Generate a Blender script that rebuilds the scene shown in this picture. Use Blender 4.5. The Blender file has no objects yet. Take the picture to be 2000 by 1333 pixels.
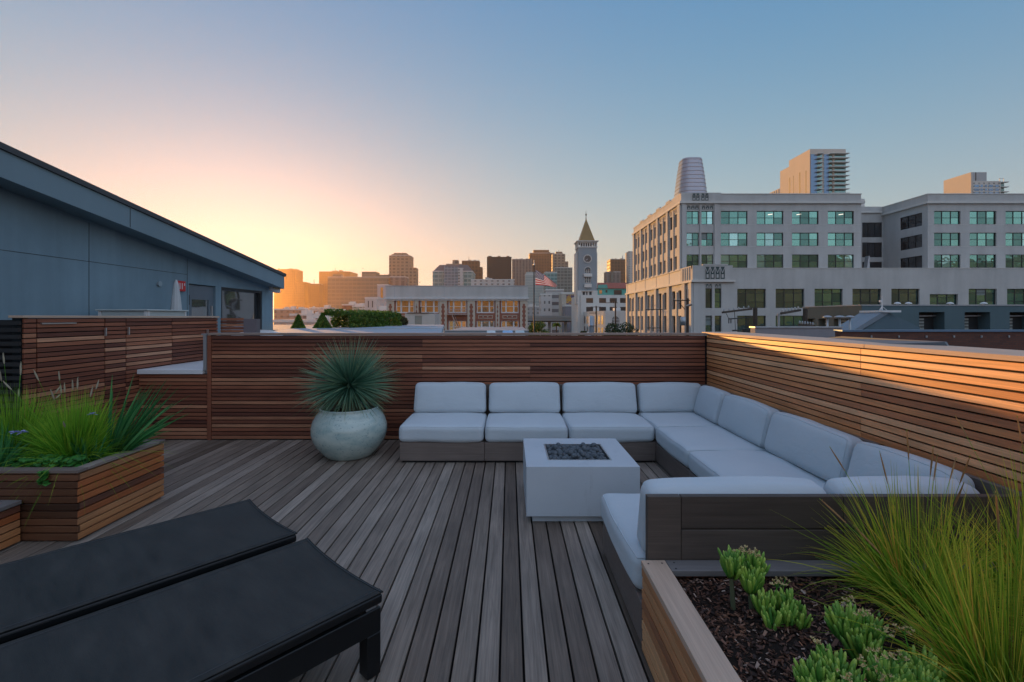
import bpy, bmesh, math, random
from math import sin, cos, pi, radians, exp, sqrt
from mathutils import Vector, noise
R = random.Random(7)
S = bpy.context.scene
C = S.collection
# ------------------------------------------------------------------ camera
H0 = 1.65; F0 = 920.0
cd = bpy.data.cameras.new('camera'); cam = bpy.data.objects.new('camera', cd); C.objects.link(cam); S.camera = cam
cam.location = (0, 0, H0); cam.rotation_euler = (pi/2, 0, 0)
cd.sensor_width = 36; cd.lens = F0*36/2000; cd.shift_y = -.02325; cd.shift_x = .0025
cd.clip_start = .05; cd.clip_end = 20000
# ------------------------------------------------------------------ sky and sun
SUN_AZ = radians(-29.3); SUN_EL = radians(3.7)
w = bpy.data.worlds.new('World'); S.world = w; w.use_nodes = True
nt = w.node_tree; N = nt.nodes; L = nt.links
def wm(op, a, b=None, c=None):
    n = N.new('ShaderNodeMath'); n.operation = op
    for i, v in enumerate((a, b, c)):
        if v is None: continue
        if isinstance(v, (int, float)): n.inputs[i].default_value = v
        else: L.new(v, n.inputs[i])
    return n.outputs[0]
sky = N.new('ShaderNodeTexSky'); sky.sky_type = 'NISHITA'; sky.sun_disc = False
sky.sun_elevation = SUN_EL; sky.sun_rotation = SUN_AZ; sky.air_density = 1; sky.dust_density = 1; sky.ozone_density = 1
sep = N.new('ShaderNodeSeparateColor'); L.new(sky.outputs[0], sep.inputs[0])
tc = N.new('ShaderNodeTexCoord')
vd = N.new('ShaderNodeVectorMath'); vd.operation = 'DOT_PRODUCT'; L.new(tc.outputs['Generated'], vd.inputs[0])
vd.inputs[1].default_value = (sin(SUN_AZ)*cos(SUN_EL), cos(SUN_AZ)*cos(SUN_EL), sin(SUN_EL))
sx = N.new('ShaderNodeSeparateXYZ'); L.new(tc.outputs['Generated'], sx.inputs[0])
zz = wm('MAXIMUM', sx.outputs[2], 0.0)
dd = wm('MULTIPLY_ADD', vd.outputs['Value'], .5, .5)
SKS = .12
# the evening air: each channel of the sky is compressed, plus a warm band of dust low over the horizon
fit = [(.005, (.84,.22,0), (.19,.7,2.5)), (.02, (.13,.9,0), (.34,.22,0), (.455,.8,.7)), (.61, (.13,.22,0), (.05,.8,1.5))]
ZEN_FILL = (.95, .80, .62)      # fill light added to the unseen high sky, lifts deck and cushion tops
ANTI_FILL = (.64, .80, .74)     # fill light added to the sky behind the viewer, lifts shaded fronts
comb = N.new('ShaderNodeCombineColor')
back = wm('MAXIMUM', wm('MULTIPLY_ADD', sx.outputs[0], .50, wm('MULTIPLY', sx.outputs[1], -.86)), 0.0)
high = wm('MAXIMUM', wm('SUBTRACT', sx.outputs[2], .56), 0.0)
for i, (a, *terms) in enumerate(fit):
    s = wm('MULTIPLY', wm('POWER', wm('MULTIPLY', sep.outputs[i], .12), .1), a)
    for b, h, p in terms:
        e = wm('POWER', 2.71828, wm('MULTIPLY', zz, -1/h))
        if p: e = wm('MULTIPLY', e, wm('POWER', dd, p))
        s = wm('ADD', s, wm('MULTIPLY', e, b))
    s = wm('ADD', s, wm('MULTIPLY', back, ANTI_FILL[i]))
    s = wm('ADD', s, wm('MULTIPLY', wm('POWER', dd, 80.0), (.11,.13,.13)[i]))
    s = wm('ADD', s, wm('MULTIPLY', high, ZEN_FILL[i]))
    L.new(wm('MULTIPLY', s, 1/SKS), comb.inputs[i])
bg = N['Background']; L.new(comb.outputs[0], bg.inputs[0]); bg.inputs[1].default_value = SKS
sl = bpy.data.lights.new('sun', 'SUN'); so = bpy.data.objects.new('sun', sl); C.objects.link(so)
sl.energy = 7.0; sl.angle = radians(1.1); sl.color = (1, .49, .13)
so.rotation_euler = Vector((sin(SUN_AZ)*cos(SUN_EL), cos(SUN_AZ)*cos(SUN_EL), sin(SUN_EL))).to_track_quat('Z', 'Y').to_euler()
S.view_settings.view_transform = 'Standard'; S.view_settings.look = 'None'; S.view_settings.exposure = 0; S.view_settings.gamma = 1
S.cycles.max_bounces = 6; S.cycles.diffuse_bounces = 3; S.cycles.glossy_bounces = 3; S.cycles.transparent_max_bounces = 8
S.cycles.volume_bounces = 0
# ------------------------------------------------------------------ helpers
def PX(px, Y): return (px-995)*Y/F0
def PZ(py, Y): return H0-(py-620)*Y/F0
class MB:
    def __init__(s): s.v = []; s.f = []; s.m = []; s.uv = None
    def face(s, idx, m=0): s.f.append(tuple(idx)); s.m.append(m)
    def add(s, vs, fs, m=0):
        b = len(s.v); s.v += [tuple(v) for v in vs]
        for f in fs: s.f.append(tuple(i+b for i in f)); s.m.append(m)
        return s
    def box(s, x0, x1, y0, y1, z0, z1, m=0):
        return s.add([(x0,y0,z0),(x1,y0,z0),(x1,y1,z0),(x0,y1,z0),(x0,y0,z1),(x1,y0,z1),(x1,y1,z1),(x0,y1,z1)],
              [(0,3,2,1),(4,5,6,7),(0,1,5,4),(1,2,6,5),(2,3,7,6),(3,0,4,7)], m)
    def prism(s, poly, z0, z1, m=0):
        n = len(poly); vs = [(x,y,z0) for x,y in poly]+[(x,y,z1) for x,y in poly]
        fs = [tuple(range(n-1,-1,-1)), tuple(range(n,2*n))]+[(i,(i+1)%n,n+(i+1)%n,n+i) for i in range(n)]
        return s.add(vs, fs, m)
    def beam(s, a, b, w, h=None, m=0):
        h = h or w; a = Vector(a); b = Vector(b); d = (b-a).normalized()
        up = Vector((0,0,1)) if abs(d.z) < .9 else Vector((0,1,0))
        r = d.cross(up).normalized()*w/2; u = r.cross(d).normalized()*h/2
        vs = [a-r-u,a+r-u,a+r+u,a-r+u,b-r-u,b+r-u,b+r+u,b-r+u]
        return s.add(vs, [(3,2,1,0),(4,5,6,7),(0,1,5,4),(1,2,6,5),(2,3,7,6),(3,0,4,7)], m)
    def lathe(s, prof, cx=0, cy=0, n=32, m=0, cap=True):
        b = len(s.v); k = len(prof)
        for r, z in prof:
            for i in range(n):
                a = 2*pi*i/n; s.v.append((cx+r*cos(a), cy+r*sin(a), z))
        for j in range(k-1):
            for i in range(n):
                i2 = (i+1)%n; s.face((b+j*n+i, b+j*n+i2, b+(j+1)*n+i2, b+(j+1)*n+i), m)
        if cap:
            s.face([b+i for i in range(n-1,-1,-1)], m); s.face([b+(k-1)*n+i for i in range(n)], m)
        return s
    def tube(s, pts, rad, n=6, m=0):
        b = len(s.v); k = len(pts); pts = [Vector(p) for p in pts]
        for j, p in enumerate(pts):
            d = (pts[min(j+1,k-1)]-pts[max(j-1,0)]).normalized()
            up = Vector((0,0,1)) if abs(d.z) < .9 else Vector((1,0,0))
            r = d.cross(up).normalized(); u = r.cross(d)
            q = rad[j] if isinstance(rad, (list, tuple)) else rad
            for i in range(n):
                a = 2*pi*i/n; s.v.append(tuple(p+r*(cos(a)*q)+u*(sin(a)*q)))
        for j in range(k-1):
            for i in range(n):
                i2 = (i+1)%n; s.face((b+j*n+i, b+j*n+i2, b+(j+1)*n+i2, b+(j+1)*n+i), m)
        s.face([b+i for i in range(n-1,-1,-1)], m); s.face([b+(k-1)*n+i for i in range(n)], m)
        return s
    def build(s, name, mats, parent=None, off=(0,0,0), smooth=False, bevel=0, seg=1):
        me = bpy.data.meshes.new(name)
        o3 = Vector(off)
        me.from_pydata([tuple(Vector(v)-o3) for v in s.v] if off != (0,0,0) else s.v, [], s.f)
        if not isinstance(mats, (list, tuple)): mats = [mats]
        for m in mats: me.materials.append(m)
        if len(mats) > 1: me.polygons.foreach_set('material_index', s.m)
        if smooth: me.polygons.foreach_set('use_smooth', [True]*len(s.f))
        if s.uv:
            l = me.uv_layers.new(name='UVMap')
            for p in me.polygons:
                for li in p.loop_indices: l.data[li].uv = s.uv[me.loops[li].vertex_index]
        me.update()
        o = bpy.data.objects.new(name, me); C.objects.link(o)
        if parent: o.parent = parent
        if bevel:
            b = o.modifiers.new('bevel', 'BEVEL'); b.width = bevel; b.segments = seg; b.limit_method = 'ANGLE'; b.angle_limit = radians(40)
        return o
def tag(o, label=None, cat=None, group=None, kind=None):
    if label: o['label'] = label
    if cat: o['category'] = cat
    if group: o['group'] = group
    if kind: o['kind'] = kind
    return o
class Thing:
    def __init__(s, name, label, cat, loc, group=None, rz=0, local=False):
        s.o = bpy.data.objects.new(name, None); C.objects.link(s.o); s.o.location = loc; s.o.rotation_euler = (0,0,rz)
        s.o.empty_display_size = .3
        s.loc = (0,0,0) if local else tuple(loc); tag(s.o, label, cat, group)
    def part(s, name, mb, mat, parent=None, label=None, **k):
        o = mb.build(name, mat, parent or s.o, s.loc, **k)
        if label: o['label'] = label
        return o
def copy_tree(o, parent=None, loc=None):
    c = o.copy(); C.objects.link(c); c.parent = parent
    if loc is not None: c.location = loc
    for ch in list(o.children): copy_tree(ch, c)
    return c
# ------------------------------------------------------------------ materials
class Mt:
    def __init__(s, name):
        s.m = bpy.data.materials.new(name); s.m.use_nodes = True; s.t = s.m.node_tree; s.n = s.t.nodes; s.l = s.t.links
        s.p = s.n['Principled BSDF']
    def node(s, ty, **k):
        n = s.n.new(ty)
        for a, b in k.items(): setattr(n, a, b)
        return n
    def link(s, a, b): s.l.new(a, b)
    def math(s, op, a, b=None, c=None):
        n = s.n.new('ShaderNodeMath'); n.operation = op
        for i, v in enumerate((a, b, c)):
            if v is None: continue
            if isinstance(v, (int, float)): n.inputs[i].default_value = v
            else: s.l.new(v, n.inputs[i])
        return n.outputs[0]
    def ramp(s, fac, stops, interp='LINEAR'):
        n = s.n.new('ShaderNodeValToRGB'); cr = n.color_ramp; cr.interpolation = interp
        while len(cr.elements) < len(stops): cr.elements.new(.5)
        for e, (p, c) in zip(cr.elements, stops): e.position = p; e.color = (*c, 1)
        s.l.new(fac, n.inputs[0]); return n.outputs[0]
    def mix(s, fac, a, b, mode='MIX'):
        n = s.n.new('ShaderNodeMix'); n.data_type = 'RGBA'; n.blend_type = mode
        for i, v in ((0, fac), (6, a), (7, b)):
            if isinstance(v, (int, float)): n.inputs[i].default_value = v
            elif isinstance(v, tuple): n.inputs[i].default_value = (*v, 1)
            else: s.l.new(v, n.inputs[i])
        return n.outputs[2]
    def coords(s, scale=(1,1,1), kind='Object', off=None):
        tcn = s.n.new('ShaderNodeTexCoord'); mp = s.n.new('ShaderNodeMapping'); mp.inputs['Scale'].default_value = scale
        v = tcn.outputs[kind]
        if off is not None:
            a = s.n.new('ShaderNodeVectorMath'); a.operation = 'ADD'; s.l.new(v, a.inputs[0]); s.l.new(off, a.inputs[1]); v = a.outputs[0]
        s.l.new(v, mp.inputs[0]); return mp.outputs[0]
    def noise(s, vec, scale=5, detail=4, rough=.6, dist=0):
        n = s.n.new('ShaderNodeTexNoise'); n.inputs['Scale'].default_value = scale; n.inputs['Detail'].default_value = detail
        n.inputs['Roughness'].default_value = rough; n.inputs['Distortion'].default_value = dist
        s.l.new(vec, n.inputs['Vector']); return n.outputs['Fac']
    def bump(s, h, st=.2, d=.01):
        b = s.n.new('ShaderNodeBump'); b.inputs['Strength'].default_value = st; b.inputs['Distance'].default_value = d
        s.l.new(h, b.inputs['Height']); s.l.new(b.outputs[0], s.p.inputs['Normal'])
    def set(s, col=None, rough=None, metal=None, spec=None, coat=None):
        for k, v in (('Base Color', col), ('Roughness', rough), ('Metallic', metal), ('Specular IOR Level', spec), ('Coat Weight', coat)):
            if v is None: continue
            if isinstance(v, tuple): s.p.inputs[k].default_value = (*v, 1)
            elif isinstance(v, (int, float)): s.p.inputs[k].default_value = v
            else: s.l.new(v, s.p.inputs[k])
        return s
def wood(name, stops, axis, rough=.5, grain=.35, spec=.4):
    t = Mt(name); geo = t.node('ShaderNodeNewGeometry'); rnd = geo.outputs['Random Per Island']
    cx = t.node('ShaderNodeCombineXYZ')
    t.link(t.math('MULTIPLY', rnd, 37.0), cx.inputs[0]); t.link(t.math('MULTIPLY', rnd, 91.0), cx.inputs[1]); t.link(t.math('MULTIPLY', rnd, 53.0), cx.inputs[2])
    sc = {'x': (.9,22,22), 'y': (22,.9,22), 'z': (22,22,.9)}[axis]
    v = t.coords(sc, off=cx.outputs[0])
    g1 = t.noise(v, 2.2, 6, .65, .6)
    sc2 = {'x': (1.5,90,90), 'y': (90,1.5,90), 'z': (90,90,1.5)}[axis]
    g2 = t.noise(t.coords(sc2, off=cx.outputs[0]), 2, 3, .6)
    blot = t.noise(t.coords((1.3,1.3,1.3), off=cx.outputs[0]), 1.4, 3, .5)
    base = t.ramp(rnd, stops)
    k = t.math('MULTIPLY_ADD', t.math('SUBTRACT', g1, .5), grain*3.2, 1.0)
    k = t.math('MULTIPLY', k, t.math('MULTIPLY_ADD', t.math('SUBTRACT', g2, .5), grain*1.8, 1.0))
    k = t.math('MULTIPLY', k, t.math('MULTIPLY_ADD', t.math('SUBTRACT', blot, .5), grain*1.6, 1.0))
    kc = t.node('ShaderNodeCombineColor')
    for i in range(3): t.link(k, kc.inputs[i])
    col = t.mix(1.0, base, kc.outputs[0], 'MULTIPLY')
    t.set(col=col, rough=t.math('MULTIPLY_ADD', g2, .25, rough-.12), spec=spec); t.bump(g2, .25, .002)
    return t.m
def plain(name, col, rough=.6, metal=0, var=.12, scale=3, bump=0, spec=.5, coat=None, bscale=60):
    t = Mt(name); v = t.coords(); n1 = t.noise(v, scale, 5, .6)
    c = t.mix(t.math('MULTIPLY_ADD', t.math('SUBTRACT', n1, .5), 1.6, .5), tuple(x*(1-var) for x in col), tuple(min(1, x*(1+var)) for x in col))
    t.set(col=c, rough=rough, metal=metal, spec=spec, coat=coat)
    if bump: t.bump(t.noise(v, bscale, 4, .6), bump, .004)
    return t.m
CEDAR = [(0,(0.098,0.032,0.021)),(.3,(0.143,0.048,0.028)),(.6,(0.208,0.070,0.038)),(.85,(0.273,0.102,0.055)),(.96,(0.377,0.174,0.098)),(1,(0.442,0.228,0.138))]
CEDARL = [(0,(.30,.10,.045)),(.25,(.46,.17,.07)),(.5,(.60,.235,.09)),(.75,(.68,.29,.12)),(1,(.78,.42,.22))]  # same cedar, with the sun glow on the right wall put into its colour
DECK = [(0,(.085,.062,.045)),(.25,(.135,.102,.080)),(.5,(.175,.137,.108)),(.8,(.225,.180,.146)),(1,(.275,.228,.188))]
DECK_OLD = [(0,(0.124,0.090,0.072)),(.3,(0.160,0.120,0.098)),(.6,(0.188,0.146,0.121)),(.85,(0.216,0.172,0.146)),(1,(0.248,0.204,0.176))]
GREYW = [(0,(.085,.062,.052)),(.5,(.125,.095,.080)),(1,(.16,.125,.108))]
M = {}
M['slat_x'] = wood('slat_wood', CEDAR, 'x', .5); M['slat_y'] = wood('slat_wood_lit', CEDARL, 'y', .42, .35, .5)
M['slat_y2'] = wood('slat_wood_gate', [(p, tuple(c*1.12 for c in q)) for p, q in CEDAR], 'y', .5)
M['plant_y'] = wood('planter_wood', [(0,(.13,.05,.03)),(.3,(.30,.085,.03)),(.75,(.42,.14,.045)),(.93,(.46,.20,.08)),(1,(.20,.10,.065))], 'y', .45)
M['deck'] = wood('deck_boards', DECK, 'y', .6, .5, .3)
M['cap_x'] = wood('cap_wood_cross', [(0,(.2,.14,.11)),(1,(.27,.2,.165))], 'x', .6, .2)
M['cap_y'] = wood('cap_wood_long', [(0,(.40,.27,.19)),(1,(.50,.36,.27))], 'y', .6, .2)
M['greyx'] = wood('grey_teak_cross', GREYW, 'x', .6, .3); M['greyy'] = wood('grey_teak_long', GREYW, 'y', .6, .3)
M['greycap'] = wood('weathered_cap', [(0,(.12,.11,.105)),(1,(.17,.155,.15))], 'x', .6, .25)
M['dark'] = plain('dark_void', (.012,.011,.012), .9)
def fabric():
    t = Mt('cushion_fabric'); v = t.coords()
    n1 = t.noise(v, 3.5, 4, .55, .5); n2 = t.noise(t.coords((1,1,1)), 420, 2, .5)
    col = t.mix(n1, (.45,.51,.55), (.52,.575,.61)); col = t.mix(t.math('MULTIPLY', n2, .25), col, (.36,.39,.43))
    t.set(col=col, rough=.92, spec=.15); t.p.inputs['Sheen Weight'].default_value = .15
    wr = t.noise(t.coords((2,2,5)), 3.2, 4, .5, 1.2)
    t.bump(t.math('ADD', t.math('MULTIPLY', wr, 1.0), t.math('MULTIPLY', n2, .07)), .22, .02); return t.m
M['fabric'] = fabric()
def table():
    t = Mt('smooth_concrete'); v = t.coords(); n = t.noise(v, 2.5, 6, .65); n2 = t.noise(t.coords((6,6,.8)), 1.5, 4, .6); n3 = t.noise(v, 90, 2, .5)
    c = t.mix(n, (.42,.46,.50), (.52,.555,.59)); c = t.mix(t.math('MULTIPLY', t.math('GREATER_THAN', n2, .62), .18), c, (.34,.37,.39)); c = t.mix(t.math('MULTIPLY', t.math('GREATER_THAN', n3, .74), .5), c, (.25,.27,.29))
    t.set(col=c, rough=.55, spec=.4); t.bump(n, .05, .01); return t.m
M['table'] = table()
M['lava'] = plain('lava_rock', (.10,.115,.13), .9, 0, .5, 30, 1.0, .3, bscale=40)
def pot():
    t = Mt('glazed_ceramic'); v = t.coords((1,1,2.5)); n = t.noise(v, 3, 6, .7, .8); n2 = t.noise(t.coords(), 38, 3, .6)
    c = t.mix(t.math('MULTIPLY_ADD', t.math('SUBTRACT', n, .5), 2.2, .5), (.24,.36,.36), (.54,.60,.54)); c = t.mix(t.math('MULTIPLY', t.math('GREATER_THAN', n2, .62), .6), c, (.2,.27,.27))
    t.set(col=c, rough=t.math('MULTIPLY_ADD', n, .2, .08), spec=.6, coat=.5); t.bump(n, .12, .02); return t.m
M['pot'] = pot()
M['soil'] = plain('soil', (.018,.012,.009), .95, 0, .5, 40, 1, .2)
def sling():
    t = Mt('sling_mesh'); v = t.coords(); n = t.noise(t.coords((1,3.5,1)), 3, 5, .65); n2 = t.noise(v, 300, 2, .5)
    c = t.mix(t.math('MULTIPLY_ADD', t.math('SUBTRACT', n, .5), 2.2, .5), (.013,.015,.0155), (.048,.047,.044)); c = t.mix(t.math('MULTIPLY', n2, .4), c, (.024,.030,.031))
    t.set(col=c, rough=t.math('MULTIPLY_ADD', n, .3, .5), spec=.22); t.bump(t.math('ADD', n2, t.math('MULTIPLY', n, 3.0)), .2, .004); return t.m
M['sling'] = sling(); M['blackmetal'] = plain('black_metal', (.006,.007,.008), .4, .0, .2, 8, 0, .35)
M['piping'] = plain('sling_piping', (.02,.024,.028), .5)
M['whitetop'] = plain('white_countertop', (.62,.64,.66), .35, 0, .03)
M['galv'] = plain('galvanised_metal', (.35,.37,.39), .45, .6, .1)
M['bright'] = plain('brushed_steel', (.65,.65,.65), .3, .9, .1)
def leaf(name, cols, rough=.55, tl=.35, uvgrad=None):
    t = Mt(name); geo = t.node('ShaderNodeNewGeometry'); c = t.ramp(geo.outputs['Random Per Island'], cols)
    if uvgrad:
        uv = t.node('ShaderNodeTexCoord'); sp = t.node('ShaderNodeSeparateXYZ'); t.link(uv.outputs['UV'], sp.inputs[0])
        f = t.math('MULTIPLY', t.math('POWER', sp.outputs[1], uvgrad[1]), t.math('MULTIPLY_ADD', geo.outputs['Random Per Island'], .8, .2))
        c = t.mix(f, c, uvgrad[0])
    t.set(col=c, rough=rough, spec=.35)
    tr = t.node('ShaderNodeBsdfTranslucent'); t.link(c, tr.inputs[0]); mx = t.node('ShaderNodeMixShader'); mx.inputs[0].default_value = tl
    t.link(t.p.outputs[0], mx.inputs[1]); t.link(tr.outputs[0], mx.inputs[2]); t.link(mx.outputs[0], t.n['Material Output'].inputs[0]); return t.m
M['grassR'] = leaf('sedge_blades', [(0,(.07,.20,.02)),(.35,(.17,.40,.03)),(.65,(.30,.52,.04)),(.82,(.55,.60,.06)),(.93,(.75,.50,.09)),(1,(.8,.38,.08))], .45, .5, ((.75,.6,.08), 2.0))
M['grassL'] = leaf('grass_blades', [(0,(.05,.22,.02)),(.4,(.12,.40,.03)),(.85,(.24,.52,.04)),(1,(.45,.55,.06))], .45, .5, ((.45,.58,.06), 2.2))
M['iris'] = leaf('iris_leaves', [(0,(.03,.15,.05)),(.6,(.06,.24,.07)),(1,(.12,.34,.12))], .4, .3)
M['seedL'] = leaf('seed_heads', [(0,(.35,.30,.2)),(1,(.55,.5,.38))], .8, .3)
M['seedR'] = leaf('seed_heads_tan', [(0,(.30,.15,.06)),(1,(.55,.32,.14))], .8, .3)
M['succ'] = leaf('succulent_fingers', [(0,(.04,.20,.03)),(.5,(.09,.31,.04)),(.85,(.20,.43,.05)),(1,(.36,.52,.07))], .4, .2, ((.5,.62,.12), 1.5))
M['bloom'] = leaf('cream_bloom', [(0,(.55,.38,.16)),(1,(.72,.58,.32))], .8, .2)
M['violet'] = leaf('violet_petals', [(0,(.25,.28,.6)),(1,(.45,.45,.75))], .7, .3)
M['yucca'] = leaf('yucca_blades', [(0,(.05,.15,.10)),(.5,(.085,.22,.145)),(1,(.16,.30,.19))], .4, .15, ((.35,.32,.13), 4))
M['bark'] = leaf('bark_mulch', [(0,(.018,.009,.006)),(.5,(.07,.03,.018)),(.8,(.15,.06,.032)),(.92,(.24,.12,.075)),(.97,(.42,.32,.26)),(1,(.42,.15,.06))], .6, .0)
M['herb'] = leaf('ivy_leaves', [(0,(0.028,0.144,0.024)),(1,(0.070,0.272,0.048))], .5, .3)
M['hedge'] = leaf('hedge_leaves', [(0,(0.030,0.075,0.012)),(.5,(0.068,0.150,0.018)),(1,(0.150,0.255,0.036))], .5, .35, None)
M['crown'] = leaf('tree_leaves', [(0,(.010,.028,.008)),(.6,(.022,.05,.012)),(1,(.045,.08,.02))], .6, .25)
M['trunk'] = plain('tree_bark', (.06,.045,.035), .9, 0, .3, 8)
def stucco(name, col, stain=.25, sc=.6, joint=None, rough=.85):
    t = Mt(name); v = t.coords(); n1 = t.noise(v, sc, 6, .65); n2 = t.noise(t.coords((3,3,.25)), sc*1.3, 5, .6)
    k = t.math('MULTIPLY_ADD', t.math('SUBTRACT', n1, .5), stain*1.6, 1); k = t.math('MULTIPLY', k, t.math('MULTIPLY_ADD', t.math('SUBTRACT', n2, .5), stain*1.6, 1))
    kc = t.node('ShaderNodeCombineColor')
    for i in range(3): t.link(k, kc.inputs[i])
    t.set(col=t.mix(1.0, col, kc.outputs[0], 'MULTIPLY'), rough=rough, spec=.3); t.bump(t.noise(v, 40, 3), .1, .01); return t.m
M['grey_stucco'] = stucco('blue_grey_stucco', (.18,.265,.32), .3, .8)
M['fascia'] = stucco('fascia_metal', (.17,.24,.28), .12, .5, rough=.6)
M['roofmetal'] = stucco('roof_membrane', (.07,.075,.08), .2)
M['white_stucco'] = stucco('white_painted_concrete', (.46,.45,.43), .28, .16)
M['white_stucco2'] = stucco('pale_plaster', (.58,.56,.52), .12, .2)
M['frame'] = plain('dark_window_frame', (.02,.024,.028), .5)
M['whiteframe'] = plain('white_window_frame', (.6,.6,.6), .5)
M['greyframe'] = plain('grey_door_frame', (.12,.15,.18), .5)
def glass(name, tint, dark, refl=.5, rough=.03, var=.5):
    t = Mt(name); oi = t.node('ShaderNodeObjectInfo'); geo = t.node('ShaderNodeNewGeometry')
    r = t.math('FRACT', t.math('ADD', t.math('MULTIPLY', oi.outputs['Random'], 3.7), geo.outputs['Random Per Island']))
    n = t.noise(t.coords((.5,.5,.5)), 1.3, 3, .5)
    k = t.math('MULTIPLY_ADD', r, var, 1-var*.6)
    g = t.node('ShaderNodeBsdfGlossy'); g.inputs['Roughness'].default_value = rough
    kc = t.node('ShaderNodeCombineColor')
    for i in range(3): t.link(k, kc.inputs[i])
    t.link(t.mix(1.0, tint, kc.outputs[0], 'MULTIPLY'), g.inputs[0])
    d = t.mix(n, dark, tuple(x*2.2 for x in dark)); t.set(col=d, rough=.3)
    b = t.node('ShaderNodeBump'); b.inputs['Strength'].default_value = .06; b.inputs['Distance'].default_value = .3
    t.link(t.noise(t.coords((.7,.7,.7)), .7, 2), b.inputs['Height']); t.link(b.outputs[0], g.inputs['Normal'])
    mx = t.node('ShaderNodeMixShader'); mx.inputs[0].default_value = refl
    t.link(t.p.outputs[0], mx.inputs[1]); t.link(g.outputs[0], mx.inputs[2]); t.link(mx.outputs[0], t.n['Material Output'].inputs[0]); return t.m
M['teal'] = glass('teal_glass', (.19,.44,.37), (.012,.055,.05), .56, var=1.0)
M['teallight'] = glass('pale_teal_glass', (.45,.78,.72), (.05,.16,.15), .5, var=.5)
M['teald'] = glass('dark_teal_glass', (.22,.42,.40), (.006,.02,.022), .4, var=.8)
M['darkglass'] = glass('dark_glass', (.35,.38,.42), (.008,.01,.012), .25)
M['clearglass'] = glass('door_glass', (.75,.8,.85), (.02,.025,.03), .55)
M['glowglass'] = glass('sky_glow_glass', (1,.78,.55), (.16,.07,.025), .55)  # warm tint puts the orange sky glow into the pane colour
M['blueglass'] = glass('blue_tower_glass', (.13,.22,.32), (.03,.07,.11), .5)
def grid(name, wall, gl, cw, ch, mw, mh, rough=.5, var=.3):
    t = Mt(name); tcn = t.node('ShaderNodeTexCoord'); sp = t.node('ShaderNodeSeparateXYZ'); t.link(tcn.outputs['Object'], sp.inputs[0])
    u = t.math('ADD', sp.outputs[0], sp.outputs[1]); v = sp.outputs[2]
    uc = t.math('DIVIDE', u, cw); vc = t.math('DIVIDE', v, ch)
    a = t.math('GREATER_THAN', t.math('FRACT', uc), mw); b = t.math('GREATER_THAN', t.math('FRACT', vc), mh)
    cx = t.node('ShaderNodeCombineXYZ'); t.link(t.math('FLOOR', uc), cx.inputs[0]); t.link(t.math('FLOOR', vc), cx.inputs[1])
    wn = t.node('ShaderNodeTexWhiteNoise'); wn.noise_dimensions = '2D'; t.link(cx.outputs[0], wn.inputs['Vector'])
    f = t.math('MULTIPLY', t.math('MULTIPLY', a, b), t.math('MULTIPLY_ADD', wn.outputs['Value'], -var, 1))
    n = t.noise(tcn.outputs['Object'], .03, 3)
    t.set(col=t.mix(f, t.mix(n, tuple(x*.85 for x in wall), tuple(x*1.15 for x in wall)), gl), rough=t.math('MULTIPLY_ADD', f, -.4, .8)); return t.m
def facade(mb, P, U, Nn, W, Hh, rects, dep=.3, m=0):
    """wall in the plane through P spanned by U and Z, pierced by rects (u0,u1,z0,z1), reveals going back along -Nn"""
    P = Vector(P); U = Vector(U); Nn = Vector(Nn); Zv = Vector((0,0,1))
    us = sorted({0, W, *[r[0] for r in rects], *[r[1] for r in rects]}); zs = sorted({0, Hh, *[r[2] for r in rects], *[r[3] for r in rects]})
    us = [u for u in us if 0 <= u <= W]; zs = [z for z in zs if 0 <= z <= Hh]
    flip = U.cross(Zv).dot(Nn) < 0
    def q(a, b, c, d):
        vs = [a, b, c, d]
        if flip: vs.reverse()
        k = len(mb.v); mb.v += [tuple(x) for x in vs]; mb.face((k,k+1,k+2,k+3), m)
    for j in range(len(zs)-1):
        run = None
        for i in range(len(us)-1):
            cu = (us[i]+us[i+1])/2; cz = (zs[j]+zs[j+1])/2
            hole = any(r[0] < cu < r[1] and r[2] < cz < r[3] for r in rects)
            if not hole and run is None: run = us[i]
            if run is not None and (hole or i == len(us)-2):
                e = us[i] if hole else us[i+1]
                q(P+U*run+Zv*zs[j], P+U*e+Zv*zs[j], P+U*e+Zv*zs[j+1], P+U*run+Zv*zs[j+1]); run = None
    for (a, b, c, d) in rects:
        p = [P+U*a+Zv*c, P+U*b+Zv*c, P+U*b+Zv*d, P+U*a+Zv*d]; bk = [x-Nn*dep for x in p]
        for i in range(4):
            k = (i+1)%4; q(p[i], bk[i], bk[k], p[k])
WR = random.Random(77); M['blind'] = plain('grey_roller_blind', (.20,.24,.23), .7)
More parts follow.
